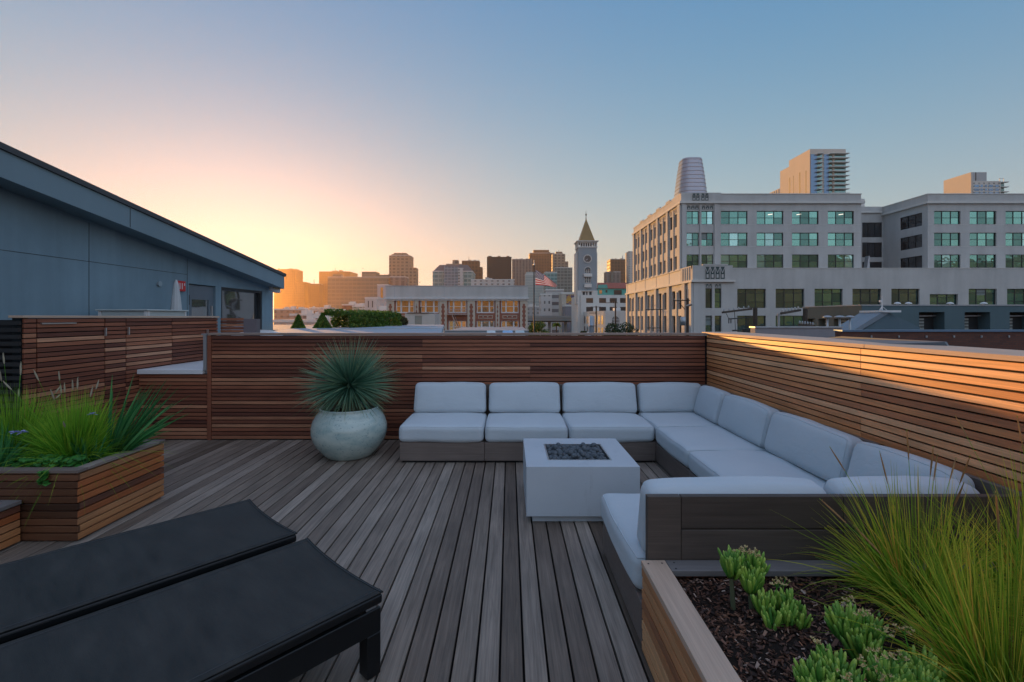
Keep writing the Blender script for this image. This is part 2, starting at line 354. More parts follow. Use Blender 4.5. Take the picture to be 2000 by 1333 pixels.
def window(T, P, U, Nn, r, dep, nx, nz, fm, gm, fw=.07, zsplit=None, parent=None):
    """frame with bars as one part, its panes as a sub-part"""
    P = Vector(P); U = Vector(U); Nn = Vector(Nn); Zv = Vector((0,0,1)); a, b, c, d = r
    fr = MB(); gl = MB()
    def slab(mb, u0, u1, z0, z1, d0, d1):
        o = P-Nn*dep; vs = []
        for dd_ in (d0, d1):
            for (u, z) in ((u0,z0),(u1,z0),(u1,z1),(u0,z1)): vs.append(o+U*u+Zv*z+Nn*dd_)
        mb.add(vs, [(0,1,2,3),(7,6,5,4),(0,4,5,1),(1,5,6,2),(2,6,7,3),(3,7,4,0)])
    slab(fr,a,a+fw,c,d,.02,.1); slab(fr,b-fw,b,c,d,.02,.1); slab(fr,a+fw,b-fw,c,c+fw,.02,.1); slab(fr,a+fw,b-fw,d-fw,d,.02,.1)
    for i in range(1, nx):
        u = a+(b-a)*i/nx; slab(fr,u-fw*.6,u+fw*.6,c+fw,d-fw,.02,.09)
    zz_ = [c+(d-c)*i/nz for i in range(1, nz)] if zsplit is None else [c+(d-c)*k for k in zsplit]
    for z in zz_: slab(fr,a+fw,b-fw,z-fw*.45,z+fw*.45,.02,.08)
    zb = [c]+zz_+[d]
    for i in range(nx):
        for j in range(len(zb)-1): slab(gl, a+(b-a)*i/nx+.004, a+(b-a)*(i+1)/nx-.004, zb[j]+.004, zb[j+1]-.004, 0, .015)
    f = T.part('window', fr, fm, parent); g = gl.build('pane', gm, f, T.loc)
    if gm == M['teal'] and WR.random() < .45:
        i = WR.randrange(nx); dr = WR.choice((1, 1, .5, .35)); bl = MB(); slab(bl, a+(b-a)*i/nx+fw, a+(b-a)*(i+1)/nx-fw*.3, d-(d-c)*dr+.02, d-.02, .016, .019)
        bl.build('window_blind', M['teallight'] if dr == 1 else M['blind'], f, T.loc)
    return f
# ================================================================== TERRACE
YW = 6.325; XR = 2.647
def deck():
    mb = MB(); pitch = .1132; x = -.0457-pitch*52
    while x < XR+.6:
        x0 = x+.0055; x1 = x+pitch-.0055; dz = R.uniform(-.0012, .0012)
        cuts = [-1.2]
        cuts.append(9)
        cuts[-1] = YW+.08
        for a, b in zip(cuts, cuts[1:]): mb.box(x0, x1, a+.0015, b-.0015, -.03+dz, dz)
        x += pitch
    o = mb.build('deck', M['deck'], bevel=.0025); tag(o, kind='structure')
    o = MB().box(-8, 3.4, -1.5, 8.6, -.4, -.06).build('roof_slab', M['dark']); tag(o, kind='structure')
deck()
def slats(mb, axis, a0, a1, face, z0, z1, pitch, gap, joints, thick=.022, nrm=1, split=.55, rng=R):
    """horizontal slats; axis 'x' runs along x at y=face, 'y' runs along y at x=face; nrm sends thickness away from the viewer"""
    n = int(round((z1-z0)/pitch)); p = (z1-z0)/n
    for i in range(n):
        za = z0+i*p+gap/2; zb = z0+(i+1)*p-gap/2
        js = [a0]+sorted(j for j in joints if a0 < j < a1 and rng.random() < split)+[a1]
        jit = rng.uniform(-.0015, .0015)
        for u, v in zip(js, js[1:]):
            if axis == 'x': mb.box(u+.001, v-.001, *sorted((face+jit, face+jit+thick*nrm)), za, zb)
            else: mb.box(*sorted((face+jit, face+jit+thick*nrm)), u+.001, v-.001, za, zb)
# back slatted wall
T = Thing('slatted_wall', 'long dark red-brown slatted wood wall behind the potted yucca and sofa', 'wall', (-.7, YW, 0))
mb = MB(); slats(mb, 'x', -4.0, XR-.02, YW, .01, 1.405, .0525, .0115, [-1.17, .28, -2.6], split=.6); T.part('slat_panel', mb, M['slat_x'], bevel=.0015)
T.part('backing', MB().box(-3.99, XR+.3, YW+.026, YW+.10, 0, 1.40), M['dark'])
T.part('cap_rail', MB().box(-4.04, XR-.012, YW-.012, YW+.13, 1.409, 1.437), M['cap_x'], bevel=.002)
T.part('end_post', MB().box(-4.055, -4.003, YW-.006, YW+.1, 0, 1.405), M['slat_x'])
T.part('corner_bracket', MB().box(-4.10, -4.058, YW-.02, YW+.02, .935, 1.41).box(-4.125, -4.058, YW-.021, YW+.021, 1.411, 1.43), M['galv'], label='pale grey metal edge strip')
# right slatted wall
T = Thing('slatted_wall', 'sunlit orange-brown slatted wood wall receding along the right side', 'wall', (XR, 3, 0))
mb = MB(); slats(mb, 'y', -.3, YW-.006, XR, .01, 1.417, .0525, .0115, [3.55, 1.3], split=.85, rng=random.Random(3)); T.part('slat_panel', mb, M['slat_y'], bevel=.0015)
T.part('backing', MB().box(XR+.026, XR+.42, -.3, YW+.02, 0, 1.415), M['dark'])
mb = MB()
for a, b in ((-.3,1.1),(1.1,3.5),(3.5,YW+.13)): mb.box(XR-.012, XR+.455, a+.001, b-.001, 1.42, 1.450)
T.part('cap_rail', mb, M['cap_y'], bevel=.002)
T = Thing('metal_flashing', 'grey metal flashing lying on the broad cap of the right wall', 'flashing', (XR+.3, 3.6, 1.45))
T.part('flashing_sheet', MB().add([(XR+.20,3.52,1.4505),(XR+.42,3.30,1.4505),(XR+.46,3.33,1.4505),(XR+.46,4.6,1.4505),(XR+.41,3.31,1.476),(XR+.455,3.34,1.476),(XR+.455,4.4,1.472)],
   [(0,1,4),(1,2,5,4),(2,3,6,5),(0,4,5,6,3),(0,3,2,1)]), plain('flashing_grey', (.10,.12,.14), .7))
# left: cabinet with white counter, gate wall along the left
XL = -4.98
T = Thing('storage_cabinet', 'low slatted wood cabinet with a white counter top left of the long wall', 'cabinet', (-4.5, YW+.7, 0))
mb = MB(); slats(mb, 'x', XL+.005, -4.063, YW, .01, .885, .0525, .0115, [], rng=random.Random(5)); T.part('slat_front', mb, M['slat_x'], bevel=.0015)
T.part('carcass', MB().box(XL+.01, -4.02, YW+.026, YW+2.0, 0, .885), M['dark'])
T.part('counter_top', MB().box(XL, -4.105, YW-.03, YW+2.02, .888, .948), M['whitetop'], bevel=.004)
T = Thing('gate_wall', 'tall slatted wood gate wall with steel pulls below the grey building', 'wall', (XL, 6.5, 0))
rg = random.Random(11); mb = MB()
doors = [4.83, 4.965, 5.80, 6.12, 6.955, 8.05]
for a, b in zip(doors, doors[1:]): slats(mb, 'y', a+.005, b-.005, XL, .01, 1.64, .0525, .0115, [], nrm=-1, rng=rg)
T.part('slat_panel', mb, M['slat_y2'], bevel=.0015)
T.part('backing', MB().box(XL-.12, XL-.026, 4.84, 8.05, 0, 1.64), M['dark'])
T.part('cap_rail', MB().box(XL-.14, XL+.012, 4.81, 8.07, 1.643, 1.668), M['cap_y'], bevel=.002)
for y in (5.785, 6.135): T.part('pull_handle', MB().box(XL+.012, XL+.03, y-.008, y+.008, 1.42, 1.52), M['bright'])
T.part('coat_hook_rail', MB().box(XL+.003, XL+.018, 5.0, 5.4, 1.575, 1.59), M['bright'])
T.part('latch', MB().box(XL+.012, XL+.04, 7.72, 7.74, 1.35, 1.45).box(XL+.012, XL+.04, 7.70, 7.76, 1.355, 1.37), M['bright'])
T = Thing('slatted_screen', 'nearly black open slatted screen at the far left edge', 'screen', (-6.2, 4.8, 0))
mb = MB()
for i in range(23): mb.box(-8, XL-.02, 4.80, 4.823, .02+i*.0705, .06+i*.0705)
T.part('slat_panel', mb, plain('black_slats', (.022,.02,.02), .6, 0, .4)); T.part('backing', MB().box(-8, XL-.14, 5.0, 5.05, 0, 1.62), M['dark'])
for x in (-7.9, -6.6, XL-.07): T.part('screen_post', MB().box(x-.045, x+.045, 4.826, 4.90, 0, 1.66), M['blackmetal'])
T = Thing('slatted_screen', 'short slatted wood screen with a grey post beyond the gate wall', 'screen', (-4.9, 8.2, 0))
mb = MB(); slats(mb, 'x', XL-.02, -4.60, 8.15, .3, 1.64, .0525, .0115, [], rng=rg); T.part('slat_panel', mb, M['slat_x']); T.part('screen_post', MB().box(-4.595, -4.37, 8.14, 8.26, .2, 1.62), plain('purple_grey_post', (.14,.12,.13), .6))
# left planter and bench
def planter(name, label, x0, x1, y0, y1, zt, faces, capw, capmat, soilz, rng, basem):
    T = Thing(name, label, 'planter', ((x0+x1)/2, (y0+y1)/2, 0))
    mbx = MB(); mby = MB(); n = 7
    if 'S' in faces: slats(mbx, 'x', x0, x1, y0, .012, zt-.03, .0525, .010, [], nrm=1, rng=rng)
    if 'E' in faces: slats(mby, 'y', y0, y1, x1, .012, zt-.03, .0525, .010, [], nrm=-1, rng=rng)
    if 'W' in faces: slats(mby, 'y', y0, y1, x0, .012, zt-.03, .0525, .010, [], nrm=1, rng=rng)
    if mbx.v: T.part('slat_panel', mbx, wood('planter_front_shade_wood', [(0,(.04,.017,.009)),(.6,(.085,.035,.017)),(1,(.14,.058,.028))], 'x', .5), bevel=.0015)  # darker ramp puts the shade on the front face into the wood
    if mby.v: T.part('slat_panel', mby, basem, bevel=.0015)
    T.part('liner', MB().box(x0+.027, x0+.05, y0+.027, y1-.01, 0, zt-.03).box(x1-.05, x1-.027, y0+.027, y1-.01, 0, zt-.03).box(x0+.05, x1-.05, y0+.027, y0+.05, 0, zt-.03).box(x0+.05, x1-.05, y1-.05, y1-.01, 0, zt-.03), M['slat_x'])
    e = .012; cp = MB()
    a = MB(); a.box(x0-e, x1+e, y0-e, y0+capw, zt-.022, zt); T.part('cap_board', a, capmat[0], bevel=.002)
    a = MB(); a.box(x0-e, x1+e, y1-capw, y1, zt-.022, zt); T.part('cap_board', a, capmat[0], bevel=.002)
    for xa, xb in ((x0-e, x0+capw), (x1-capw, x1+e)):
        a = MB(); a.box(xa, xb, y0+capw+.002, y1-capw-.002, zt-.0215, zt+.0005); T.part('cap_board', a, capmat[1], bevel=.002)
    sb = MB(); nx = 46; ny = 36; b = 0
    for j in range(ny+1):
        for i in range(nx+1):
            x = x0+.05+(x1-x0-.1)*i/nx; y = y0+.05+(y1-y0-.1)*j/ny; sb.v.append((x, y, soilz+.03*noise.noise(Vector((x*4,y*4,0)))+.008*noise.noise(Vector((x*30,y*30,3)))))
    for j in range(ny):
        for i in range(nx):
            k = j*(nx+1)+i; sb.face((k,k+1,k+nx+2,k+nx+1))
    T.part('soil', sb, M['soil'], smooth=True)
    return T
YP0, YP1 = 3.453, 4.318
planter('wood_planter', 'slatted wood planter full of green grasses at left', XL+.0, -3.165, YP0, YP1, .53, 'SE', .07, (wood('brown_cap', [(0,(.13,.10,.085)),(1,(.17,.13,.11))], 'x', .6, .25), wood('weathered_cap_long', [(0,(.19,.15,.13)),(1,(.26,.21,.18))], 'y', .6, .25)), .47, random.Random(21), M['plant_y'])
T = Thing('wood_step', 'low slatted wood step in front of the left planter', 'step', (-4.3, 2.8, 0))
mb = MB(); slats(mb, 'y', 2.1, YP0-.014, -3.57, .012, .285, .0525, .010, [], nrm=-1, rng=random.Random(2)); T.part('slat_panel', mb, M['plant_y'], bevel=.0015)
T.part('step_top', MB().box(-4.95, -3.685, 2.09, YP0-.014, .289, .316).box(-3.68, -3.56, 2.09, YP0-.014, .289, .316), M['greycap'], bevel=.002); T.part('carcass', MB().box(-4.94, -3.60, 2.12, YP0-.014, 0, .286), M['dark'])
# right planter
PXL = .652; PYT = 2.32; PZT = .454
rt = Thing('wood_planter', 'right foreground slatted wood planter with bark mulch, succulents and sedge', 'planter', (1.65, 1.1, 0))
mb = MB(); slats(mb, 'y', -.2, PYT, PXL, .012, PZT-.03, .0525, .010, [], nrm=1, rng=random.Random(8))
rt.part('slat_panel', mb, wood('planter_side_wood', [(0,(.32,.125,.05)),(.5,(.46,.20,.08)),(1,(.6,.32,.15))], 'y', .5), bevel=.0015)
rt.part('liner', MB().box(PXL+.027, PXL+.06, -.2, PYT-.03, 0, PZT-.03).box(PXL+.06, XR-.01, PYT-.06, PYT-.03, 0, PZT-.03), M['slat_x'])
rt.part('cap_board', MB().box(PXL-.004, PXL+.113, -.2, PYT, PZT-.028, PZT), M['cap_y'], bevel=.002)
rt.part('cap_board', MB().box(PXL+.1145, XR-.005, PYT-.098, PYT, PZT-.028, PZT), M['greycap'], bevel=.002)
sc = MB()
for x, y in ((PXL+.022,2.285),(PXL+.09,2.29),(PXL+.15,2.295),(PXL+.14,2.24),(PXL+.95,2.295)): sc.lathe([(.0045,PZT+.0003),(.0045,PZT+.0012)], x, y, 10)
rt.part('screw', sc, M['blackmetal'])
SOIL = .405
def soilz(x, y): return SOIL+.03*noise.noise(Vector((x*4,y*4,0)))
sb = MB(); nx, ny = 60, 60
for j in range(ny+1):
    for i in range(nx+1):
        x = PXL+.06+(XR-PXL-.07)*i/nx; y = -.1+(PYT+.04)*j/ny; sb.v.append((x, y, soilz(x, y)))
for j in range(ny):
    for i in range(nx):
        k = j*(nx+1)+i; sb.face((k,k+1,k+nx+2,k+nx+1))
rt.part('soil', sb, M['soil'], smooth=True)
mc = MB(); rm = random.Random(4)
for i in range(15000):
    x = rm.uniform(PXL+.07, 2.0) if i < 13000 else rm.uniform(2, XR-.03); y = rm.uniform(.75, PYT-.065); L_ = rm.uniform(.004,.014)*(1.7 if rm.random() < .06 else 1); w_ = L_*rm.uniform(.15,.45)
    a = rm.uniform(0, 2*pi); ti = rm.uniform(-.5,.5); z = soilz(x, y)+rm.uniform(0,.012); d = Vector((cos(a)*cos(ti), sin(a)*cos(ti), sin(ti))); r = Vector((-sin(a), cos(a), rm.uniform(-.6,.6))).normalized()
    c = Vector((x, y, z)); u = d.cross(r).normalized()*w_*.35
    vs = [c-d*L_-r*w_, c+d*L_-r*w_*.5, c+d*L_*.9+r*w_, c-d*L_*.8+r*w_]; mc.add([v+u for v in vs]+[v-u for v in vs], [(0,1,2,3),(0,4,5,1),(1,5,6,2),(2,6,7,3),(3,7,4,0)])
tag(mc.build('bark_mulch', M['bark']), 'dark bark mulch covering the soil of the right foreground planter', 'mulch', kind='stuff')
# ------------------------------------------------------------------ sectional sofa
def cushion(w, d, h, r=.055, puff=.018, seed=0, n=22):
    """rounded crowned cushion centred at origin, base z=0"""
    mb = MB(); mb.key = {}; hs = (w/2, d/2, h/2); idx = {}
    def sp(i):
        t = i/n*2-1; return math.copysign(1-(1-abs(t))**1.6, t)
    def vert(p):
        key = tuple(round(q, 5) for q in p)
        if key in idx: return idx[key]
        q = [p[k]*hs[k] for k in range(3)]; inn = [max(-hs[k]+r, min(hs[k]-r, q[k])) for k in range(3)]
        dv = Vector([q[k]-inn[k] for k in range(3)])
        if dv.length > 1e-9: dv = dv.normalized()*r
        q = Vector(inn)+dv; fx = 1-(q.x/hs[0])**2; fy = 1-(q.y/hs[1])**2; fz = 1-(q.z/hs[2])**2
        q.z += math.copysign(puff, q.z)*max(0, fx)*max(0, fy)*abs(p[2]); q.x += .35*puff*p[0]*max(0, fy); q.y += .35*puff*p[1]*max(0, fx)
        nn = noise.noise(q*3.2+Vector((seed*7.3, seed*2.1, 0))); q += Vector((.3,.3,1))*(nn*.011)
        n2 = noise.noise(Vector((q.x*9, q.y*3, q.z*4))+Vector((seed, seed, seed))); q += Vector((.2,.2,.6))*n2*.004
        idx[key] = len(mb.v); mb.v.append((q.x, q.y, q.z+h/2)); mb.key[idx[key]] = key; return idx[key]
    for ax in range(3):
        for sg in (-1, 1):
            for i in range(n):
                for j in range(n):
                    c = []
                    for (a, b) in ((i,j),(i+1,j),(i+1,j+1),(i,j+1)):
                        p = [0,0,0]; p[ax] = sg; p[(ax+1)%3] = sp(a); p[(ax+2)%3] = sp(b); c.append(vert(p))
                    if sg < 0: c.reverse()
                    mb.face(c)
    return mb
def put(mb, rx=0, rz=0, loc=(0,0,0)):
    cxr, sxr, cz, sz = cos(rx), sin(rx), cos(rz), sin(rz); o = []
    for x, y, z in mb.v:
        y, z = y*cxr-z*sxr, y*sxr+z*cxr; x, y = x*cz-y*sz, x*sz+y*cz; o.append((x+loc[0], y+loc[1], z+loc[2]))
    mb.v = o; return mb
def welt(mb, ax, sg):
    a, b = [k for k in range(3) if k != ax]
    ids = [i for i, p in mb.key.items() if p[ax] == sg and (abs(p[a]) == 1 or abs(p[b]) == 1)]
    ids.sort(key=lambda i: math.atan2(mb.key[i][b], mb.key[i][a])); pts = [mb.v[i] for i in ids]; return MB().tube(pts+[pts[0]], .0038, 5)
ZB = .232; ZS = .425
def module(label, x0, x1, y0, y1, backs, sd, seat):
    """backs: sides with a back, 'N' wall side, 'E' right side, 'S' viewer side"""
    T = Thing('sofa_module', label, 'sofa', ((x0+x1)/2, (y0+y1)/2, 0), 'sectional sofa modules')
    ew = 'E' in backs and len(backs) == 1
    wm_ = M['greyy'] if ew else M['greyx']
    T.part('base', MB().box(x0+.002, x1-.002, y0+.002, y1-.002, .026, ZB), wm_, bevel=.002)
    T.part('plinth', MB().box(x0+.03, x1-.03, y0+.03, y1-.03, 0, .026), M['dark'])
    if 'N' in backs: T.part('back_frame', MB().box(x0+.002, x1-.002, y1-.04, y1-.005, ZB+.001, .755), M['greyx'], bevel=.002)
    if 'E' in backs: T.part('back_frame', MB().box(x1-.04, x1-.005, y0+.002, y1-.042, ZB+.001, .755), M['greyy'], bevel=.002)
    if 'S' in backs:
        f = MB(); xs = x0+.032 if x0 < 1 else x0+.002
        if x0 < 1: f.box(xs, xs+.165, y0, y0+.04, .05, .762)
        xr = xs+(.168 if x0 < 1 else 0)
        f.box(xr, x1-.002, y0+.002, y0+.04, .05, .42); f.box(xr, x1-.002, y0+.003, y0+.04, .43, .595); f.box(xr, x1-.002, y0+.002, y0+.04, .605, .762)
        f.box(xs+.002, x1-.004, y0+.012, y0+.036, .06, .75)
        T.part('back_frame', f, wood('frame_teak', [(0,(.055,.040,.033)),(1,(.085,.064,.052))], 'x', .6, .3), bevel=.002)
    a, b, c, d = seat; q = cushion(b-a-.014, d-c-.012, ZS-ZB-.004, .055, .026, sd); put(q, loc=((a+b)/2, (c+d)/2, ZB+.001)); sc_ = T.part('seat_cushion', q, M['fabric'], smooth=True); T.part('piping', welt(q, 2, 1), M['fabric'], sc_, smooth=True)
    hb = .385; tb = .21
    def back(side, a, b, s):
        q = cushion(b-a-.008, tb, hb, .055 if side == 'N' else .062, .0, s)
        o = []
        for x, y, z in q.v:
            fx = max(0, 1-(x/((b-a)/2))**2); fz = max(0, 1-((z-hb/2)/(hb/2))**2); y += math.copysign(.035, y)*fx*fz; z2 = z+.008*fx*(1 if z > hb/2 else 0)-(.003 if side == 'N' else .012)*(x/((b-a)/2))**4*(z/hb); o.append((x*(1-.02*(z/hb)), y*(1-.25*(z/hb)), z2))
        q.v = o
        if side == 'N': put(q, -radians(11), 0, ((a+b)/2, y1-.045-.165, ZS-.012))
        if side == 'E': put(q, -radians(11), -pi/2, (x1-.045-.165, (a+b)/2, ZS-.012))
        if side == 'S': put(q, -radians(7), pi, ((a+b)/2, y0+.045+.125, ZS-.012))
        bc_ = T.part('back_cushion', q, M['fabric'], smooth=True); T.part('piping', welt(q, 1, -1), M['fabric'], bc_, smooth=True)
    for s, a_, b_, k in backs_spec(backs, x0, x1, y0, y1, sd): back(s, a_, b_, k)
def backs_spec(backs, x0, x1, y0, y1, sd):
    o = []
    if backs == 'N': o.append(('N', x0+.01, x1-.01, sd+30))
    if backs == 'E': o.append(('E', y0+.01, y1-.01, sd+40))
    if backs == 'S': o.append(('S', x0+.03, x1-.01, sd+50))
    if backs == 'NE': o += [('N', x0+.01, x1-.13, sd+60), ('E', y0+.01, y1-.30, sd+61)]
    if backs == 'SE': o += [('S', x0+.01, x1-.2, sd+62), ('E', y0+.22, y1-.01, sd+63)]
    return o
Y1s, Y0s = 6.30, 5.326
module('leftmost end module of the pale sofa, nearest the round pot', -1.244, -.284, Y0s, Y1s, 'N', 1, (-1.262,-.288,Y0s-.025,Y1s-.14))
module('second sofa module from the left along the back wall', -.284, .67, Y0s, Y1s, 'N', 2, (-.282,.668,Y0s-.025,Y1s-.14))
module('sofa module directly behind the fire table, next to the corner', .67, 1.655, Y0s, Y1s, 'N', 3, (.672,1.652,Y0s-.025,Y1s-.14))
module('far corner sofa module where the two slatted walls meet', 1.655, 2.63, Y0s, Y1s, 'NE', 4, (1.658,2.49,Y0s+.003,Y1s-.14))
module('right-hand sofa module next to the far corner, backed by sunlit wall', 1.655, 2.63, 4.363, Y0s, 'E', 5, (1.635,2.49,4.366,Y0s-.003))
module('right-hand sofa module between its neighbour and the near corner', 1.655, 2.63, 3.33, 4.363, 'E', 6, (1.635,2.49,3.333,4.36))
module('near corner sofa module half hidden by tall sedge', 1.655, 2.63, 2.33, 3.33, 'SE', 7, (1.658,2.49,2.47,3.327))
module('near end sofa module seen from behind, its dark plank back towards the viewer', .652, 1.655, 2.33, 3.30, 'S', 8, (.63,1.652,2.40,3.335))
# ------------------------------------------------------------------ fire table
T = Thing('fire_table', 'square white concrete fire table filled with dark lava rocks', 'table', (.59, 4.2, 0))
x0, x1, y0, y1 = .135, 1.043, 3.76, 4.64; a0, a1, b0, b1 = .33, .846, 3.935, 4.42
mb = MB(); zt, zb = .457, .058
mb.add([(x0,y0,zb),(x1,y0,zb),(x1,y1,zb),(x0,y1,zb),(x0,y0,zt),(x1,y0,zt),(x1,y1,zt),(x0,y1,zt),(a0,b0,zt),(a1,b0,zt),(a1,b1,zt),(a0,b1,zt),(a0,b0,zt-.07),(a1,b0,zt-.07),(a1,b1,zt-.07),(a0,b1,zt-.07)],
  [(0,3,2,1),(0,1,5,4),(1,2,6,5),(2,3,7,6),(3,0,4,7),(4,5,9,8),(5,6,10,9),(6,7,11,10),(7,4,8,11),(8,9,13,12),(9,10,14,13),(10,11,15,14),(11,8,12,15),(12,13,14,15)])
T.part('table_body', mb, M['table'], bevel=.0025)
T.part('foot', MB().box(x0+.05, x1-.05, y0+.05, y1-.05, 0, zb), M['table'])
rimt = MB()
for q in ((a0-.008,a1+.008,b0-.008,b0+.004),(a0-.008,a1+.008,b1-.004,b1+.008),(a0-.008,a0+.004,b0+.004,b1-.004),(a1-.004,a1+.008,b0+.004,b1-.004)): rimt.box(*q, zt-.05, zt+.003)
T.part('burner_rim', rimt, M['bright'])
T.part('burner_pan', MB().box(a0+.002, a1-.002, b0+.002, b1-.002, zt-.069, zt-.05), M['dark'])
rocks = []
for k in range(4):
    bm = bmesh.new(); bmesh.ops.create_icosphere(bm, subdivisions=3, radius=.024)
    for v in bm.verts: v.co *= 1+.16*noise.noise(v.co*40+Vector((k*9,0,0)))+.09*noise.noise(v.co*120+Vector((0,k*5,0)))
    for v in bm.verts: v.co.z *= .85
    me = bpy.data.meshes.new('lava_rock'); bm.to_mesh(me); bm.free(); me.materials.append(M['lava']); rocks.append(me)
    me.polygons.foreach_set('use_smooth', [True]*len(me.polygons))
rr = random.Random(12); spots = []
for j in range(9):
    for i in range(11):
        spots.append((a0+.03+(a1-a0-.06)*(i+.5*(j%2))/10.5, b0+.03+(b1-b0-.06)*j/8, zt-.022))
for i in range(26): spots.append((rr.uniform(a0+.06,a1-.06), rr.uniform(b0+.06,b1-.06), zt+.008))
for x, y, z in spots:
    o = bpy.data.objects.new('lava_rock', rocks[rr.randrange(4)]); C.objects.link(o)
    o.location = (min(a1-.03, x+rr.uniform(-.006,.006)), y+rr.uniform(-.006,.006), z+rr.uniform(-.008,.010)); o.rotation_euler = (rr.uniform(0,6),)*3; s = rr.uniform(.8,1.15); o.scale = (s,s,s)
    tag(o, 'small dark round lava rock in the fire table tray', 'rock', 'lava rocks in the fire table')
# ------------------------------------------------------------------ pot and yucca
PC = (-1.92, 5.66)
T = Thing('glazed_pot', 'big round pale green glazed pot on the deck by the slatted wall', 'pot', (PC[0], PC[1], 0))
prof = [(.27,0),(.30,.015),(.345,.07),(.405,.14),(.44,.21),(.458,.29),(.455,.36),(.435,.43),(.40,.49),(.365,.53),(.352,.555),(.358,.57),(.35,.578),(.325,.572),(.318,.55),(.32,.50)]
prof = [(r*.955, z) for r, z in prof]
T.part('pot_body', MB().lathe(prof, *PC, n=64, cap=False), M['pot'], smooth=True)
T.part('soil', MB().lathe([(.0,.515),(.15,.52),(.322,.505)], *PC, n=32, cap=False), M['soil'], smooth=True)
def blade(mb, p, d, up, ln, wd, droop, n=5, fold=0, twist=0, tip=.05):
    """a tapering curved strip"""
    p = Vector(p); d = Vector(d).normalized(); side = d.cross(Vector(up)).normalized()
    if mb.uv is None: mb.uv = []
    b = len(mb.v)
    for i in range(n+1):
        t = i/n; wv = wd*(1-t)**.7*(1 if t > .08 else .75)+wd*tip
        q = p+d*(ln*t)+Vector((0,0,-droop*ln*t*t)); s = side*cos(twist*t)+d.cross(side)*sin(twist*t)
        mb.v.append(tuple(q-s*wv)); mb.v.append(tuple(q+s*wv)); mb.uv += [(0,t),(1,t)]
    for i in range(n): k = b+2*i; mb.face((k,k+1,k+3,k+2))
Tq = Thing('yucca', 'spiky blue-green yucca ball growing in the round glazed pot', 'plant', (PC[0], PC[1], .52))
tr_ = MB().lathe([(.07,.5),(.085,.58),(.075,.70),(.06,.80),(.03,.86)], *PC, n=14)
for i in range(120):
    a = R.uniform(0, 2*pi); z = R.uniform(.55,.82); tr_.beam((PC[0]+.06*cos(a), PC[1]+.06*sin(a), z), (PC[0]+.12*cos(a), PC[1]+.12*sin(a), z-.07), .012, .004)
Tq.part('trunk', tr_, plain('yucca_trunk', (.10,.085,.045), .9, 0, .4, 20))
yb = MB(); cc = Vector((PC[0], PC[1], .83)); ry = random.Random(5)
for i in range(1350):
    u = ry.uniform(-.72, 1); a = ry.uniform(0, 2*pi); s = sqrt(1-u*u); d = Vector((s*cos(a), s*sin(a), u))
    ln = ry.uniform(.40,.67)*(1 if u > -.2 else .82)
    if d.y > .3: ln = min(ln, .60/d.y)
    blade(yb, cc+d*.03, d, Vector((ry.uniform(-1,1), ry.uniform(-1,1), ry.uniform(-1,1))), ln, ry.uniform(.0055,.008), (.03 if u > 0 else .10)+(.25 if ry.random() < .07 else 0), n=5)
Tq.part('leaf_rosette', yb, M['yucca'])
dl = MB()
for i in range(90):
    a = ry.uniform(0, 2*pi); d = Vector((cos(a), sin(a), ry.uniform(-.9,-.3))); blade(dl, cc+Vector((0,0,-.05)), d, (ry.uniform(-1,1), 1, .3), min(ry.uniform(.2,.4), .5/max(.1, d.y)), .006, .15, n=4)
Tq.part('dead_leaves', dl, leaf('dead_yucca_leaves', [(0,(.16,.12,.05)),(1,(.30,.24,.12))], .8, .1))
